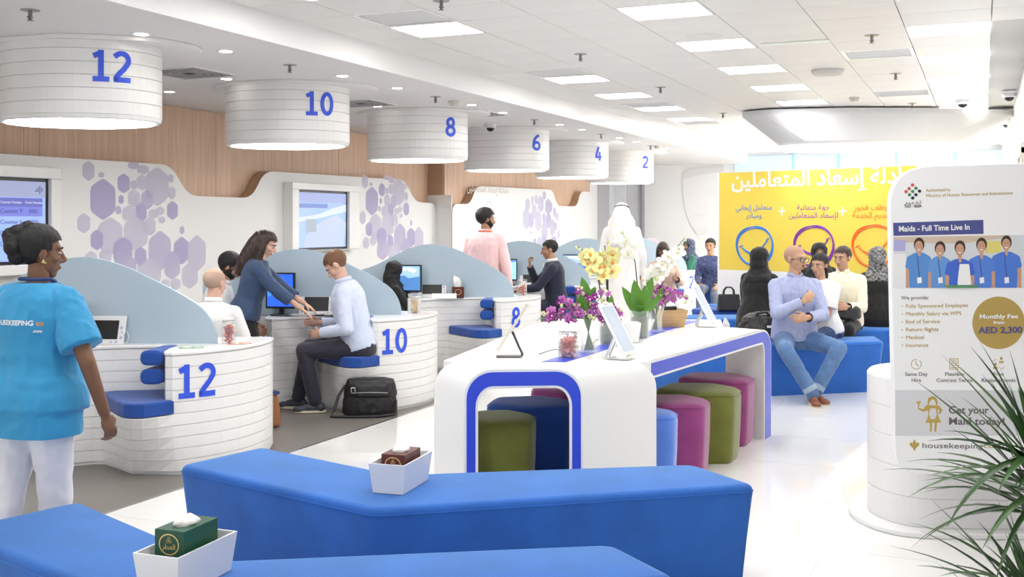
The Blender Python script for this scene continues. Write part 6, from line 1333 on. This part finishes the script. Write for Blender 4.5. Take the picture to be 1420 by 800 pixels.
# man in white kandura
T, J = person((1.42, 13.9), -6, 'man in a long white robe and white head cloth with black cord, seen from behind', 'brown', 1.80, None, 1, 0, 0, False, (10, -4, 0), robe=KAN, vox=.013, hr=(.27, .12, .92), hl=(-.27, .08, .90), face=False)
b = MB(); b.ell((0, -.02, .035), (.088, .108, .098), 20, 14); b.tube([(0, -.05, .03), (0, -.10, -.10), (0, -.13, -.24), (0, -.14, -.40)], [.09, .12, .15, .17], 20); b.tube([(.05, -.02, .0), (.10, -.02, -.12), (.14, .0, -.26)], [.05, .06, .05], 12); b.tube([(-.05, -.02, .0), (-.10, -.02, -.12), (-.14, .0, -.26)], [.05, .06, .05], 12)
b.xf(J['HM']); me = remesh(b, .012, 4); wrinkle(me, .012, 7, 4, (2, 1, .4)); mk('head_cloth', me, KAN, T)
b = MB()
for z in (.062, .076): b.tube([(.087*math.cos(a), -.012+.102*math.sin(a), z-.018*math.sin(a)) for a in [2*pi*k/28 for k in range(29)]], .0085, 8)
b.xf(J['HM']); b.build('head_cord', BLACK, T, smooth=True)
# woman in beige blazer
T, J = person((2.17, 15.5), 188, 'dark skinned woman in a beige blazer bending forward behind the white orchids', 'dark', 1.62, .46, 14, 0, 0, True, (0, -26, 0), hr=(.18, .34, .78), hl=(-.2, .34, .76), top=BEI, bottom=BLK, shoe=(SHK, SHK), hair='longhair', hairm=HAIRD, vox=.0125, loose=.022, fat=.02)
# person in mauve scarf far behind
T, J = person((2.50, 19.2), 200, 'person in a mauve headscarf seated far behind the white orchids', 'brown', 1.58, .46, 0, 0, 0, True, (0, 0, 0), robe=BLK, scarf=MAUV, vox=.016)
# woman in spotted scarf
T, J = person((3.10, 18.6), 262, 'woman in a dark spotted headscarf and green top seated beyond counter two', 'brown', 1.56, .47, 4, 0, 0, True, (-20, -4, 0), hr=(.15, .32, .72), hl=(-.15, .34, .70), top=GRN, bottom=BLK, shoe=(SHK, SHK), scarf=SPOT, vox=.0135)
# woman in plaid at the edge of the yellow panel
T, J = person((2.93, 15.9), 195, 'woman in plaid shirt and grey jeans half hidden by the yellow panel', 'tan', 1.60, .50, 3, 0, 0, True, (10, -4, 0), hr=(.13, .30, .66), hl=(-.13, .30, .66), legs={1: (V((.12, .40, .22)), (0, 1, 1), (0, 1, 0)), -1: (V((-.1, .42, .12)), (0, 1, 1), (0, 1, 0))}, top=PLAID, bottom=GJN, shoe=(mat('shoe_pink', (.65, .12, .3), .5), mat('sole_white', (.8, .8, .8), .5)), hair='pony', hairm=HAIRK, vox=.0125)
# woman in black abaya, left of the bald man with glasses
T, J = person((2.60, 11.35), 32, 'woman in a black robe and black headscarf seated left of the man in glasses', 'brown', 1.64, .45, 3, 0, 0, True, (14, 0, 0), robe=BLK, scarf=BLK, vox=.012, hr=(.14, .3, .62), hl=(-.14, .32, .62))
# man with glasses, the main seated figure
T, J = person((2.56, 9.78), 176, 'bald man with black glasses, blue shirt and jeans seated on a blue bench', 'tan', 1.79, .435, 3, 0, 0, False, (-34, -3, 0), hr=(.03, .33, .865), hl=(-.01, .35, .73), pr=(.8, -.3, -.7), pl=(-.8, -.3, -.6),
              legs={1: (V((.02, .56, .085)), (.9, .6, 1), (.15, 1, 0)), -1: (V((-.03, .45, .085)), (-.9, .6, 1), (-.35, 1, 0))}, top=SSH, bottom=DENIM, shoe=(SHB, SOLE), hair='shaved', hairm=mat('stubble_brown', (.42, .245, .165), .6), vox=.0085, collar=SSH, glasses=True, beard=False, loose=.019, wr=.006,
              handd=((-.6, -.05, .5), (.85, .1, -.1)), handn=((-.2, -1, .3), (0, -1, 0)), curl=(.9, .7), fat=.004)
b = MB(); b.ell((0, .079, -.092), (.016, .012, .014), 10, 6); b.ell((0, .0875, -.047), (.024, .007, .004), 10, 6); b.xf(J['HM']); b.build('goatee', HAIRK, T, smooth=True)
b = MB(); b.smooth = True
for k in range(4): b.ell(J['N']+J['F']*(.105-.0*k)-J['up']*(.10+.085*k), (.006, .004, .006), 8, 6)
b.build('buttons', PAPER, T)
b = MB(); q = [J['N']+J['up']*.0+J['F']*.075+J['R']*.03, J['N']-J['up']*.12+J['F']*.132, J['N']+J['F']*.075-J['R']*.03]; b.add([tuple(x) for x in q], [(0, 1, 2)]); b.build('open_neck', SKIN['tan'], T)
for sd in (1, -1):
    a = J['AN'][sd]; k = (J['KN'][sd]-a).normalized(); b = MB(); b.tube([a+k*.03, a+k*.035, a+k*.075, a+k*.08], [.050, .062, .063, .052], 18); b.build('trouser_cuff', cl('denim_cuff', (.30, .38, .50)), T)
    b = MB(); t = J['TO'][sd]; r = Vector((0, 0, 1)).cross(t)
    for i in range(3): c = a+t*(.035+.022*i)-Vector((0, 0, .008+.008*i)); b.tube([c-r*.018, c+Vector((0, 0, .006)), c+r*.018], .0025, 5)
    b.build('laces', mat('lace_yellow', (.55, .42, .12), .7), T)
# woman with ponytail in white top
T, J = person((2.98, 10.25), 232, 'woman with a black ponytail in white top and jeans seated behind the man in glasses', 'tan', 1.58, .45, 8, 0, 0, True, (-6, -6, 0), hr=(.16, .30, .60), hl=(-.06, .34, .60), top=WSH, sleeves='short', bottom=DJ, shoe=(SHK, SHK), hair='pony', hairm=HAIRK, vox=.0105, loose=.016)
# man in cream shirt
T, J = person((3.42, 11.1), 206, 'dark haired man in a cream shirt seated with a black bag on his lap', 'tan', 1.72, .44, 8, 0, 0, False, (22, -8, 0), hr=(.18, .32, .70), hl=(-.10, .38, .72), top=CREAM, bottom=BLK, shoe=(SHK, SHK), hair='short', hairm=HAIRD, vox=.011, collar=CREAM, loose=.02)
# head in black scarf between them
T, J = person((3.42, 12.0), 190, 'person in a black headscarf hidden behind the ponytail woman and cream shirt man', 'brown', 1.60, .50, 0, 0, 0, True, (0, 0, 0), robe=BLK, scarf=BLK, vox=.016, face=False)
# woman in patterned scarf
T, J = person((3.88, 11.4), 8, 'woman in black robe and grey patterned headscarf seated with her back to us', 'brown', 1.62, .46, 4, 0, 0, True, (20, -4, 0), robe=BLK, vox=.012, scarf=PATT, hr=(.14, .3, .62), hl=(-.14, .32, .62))
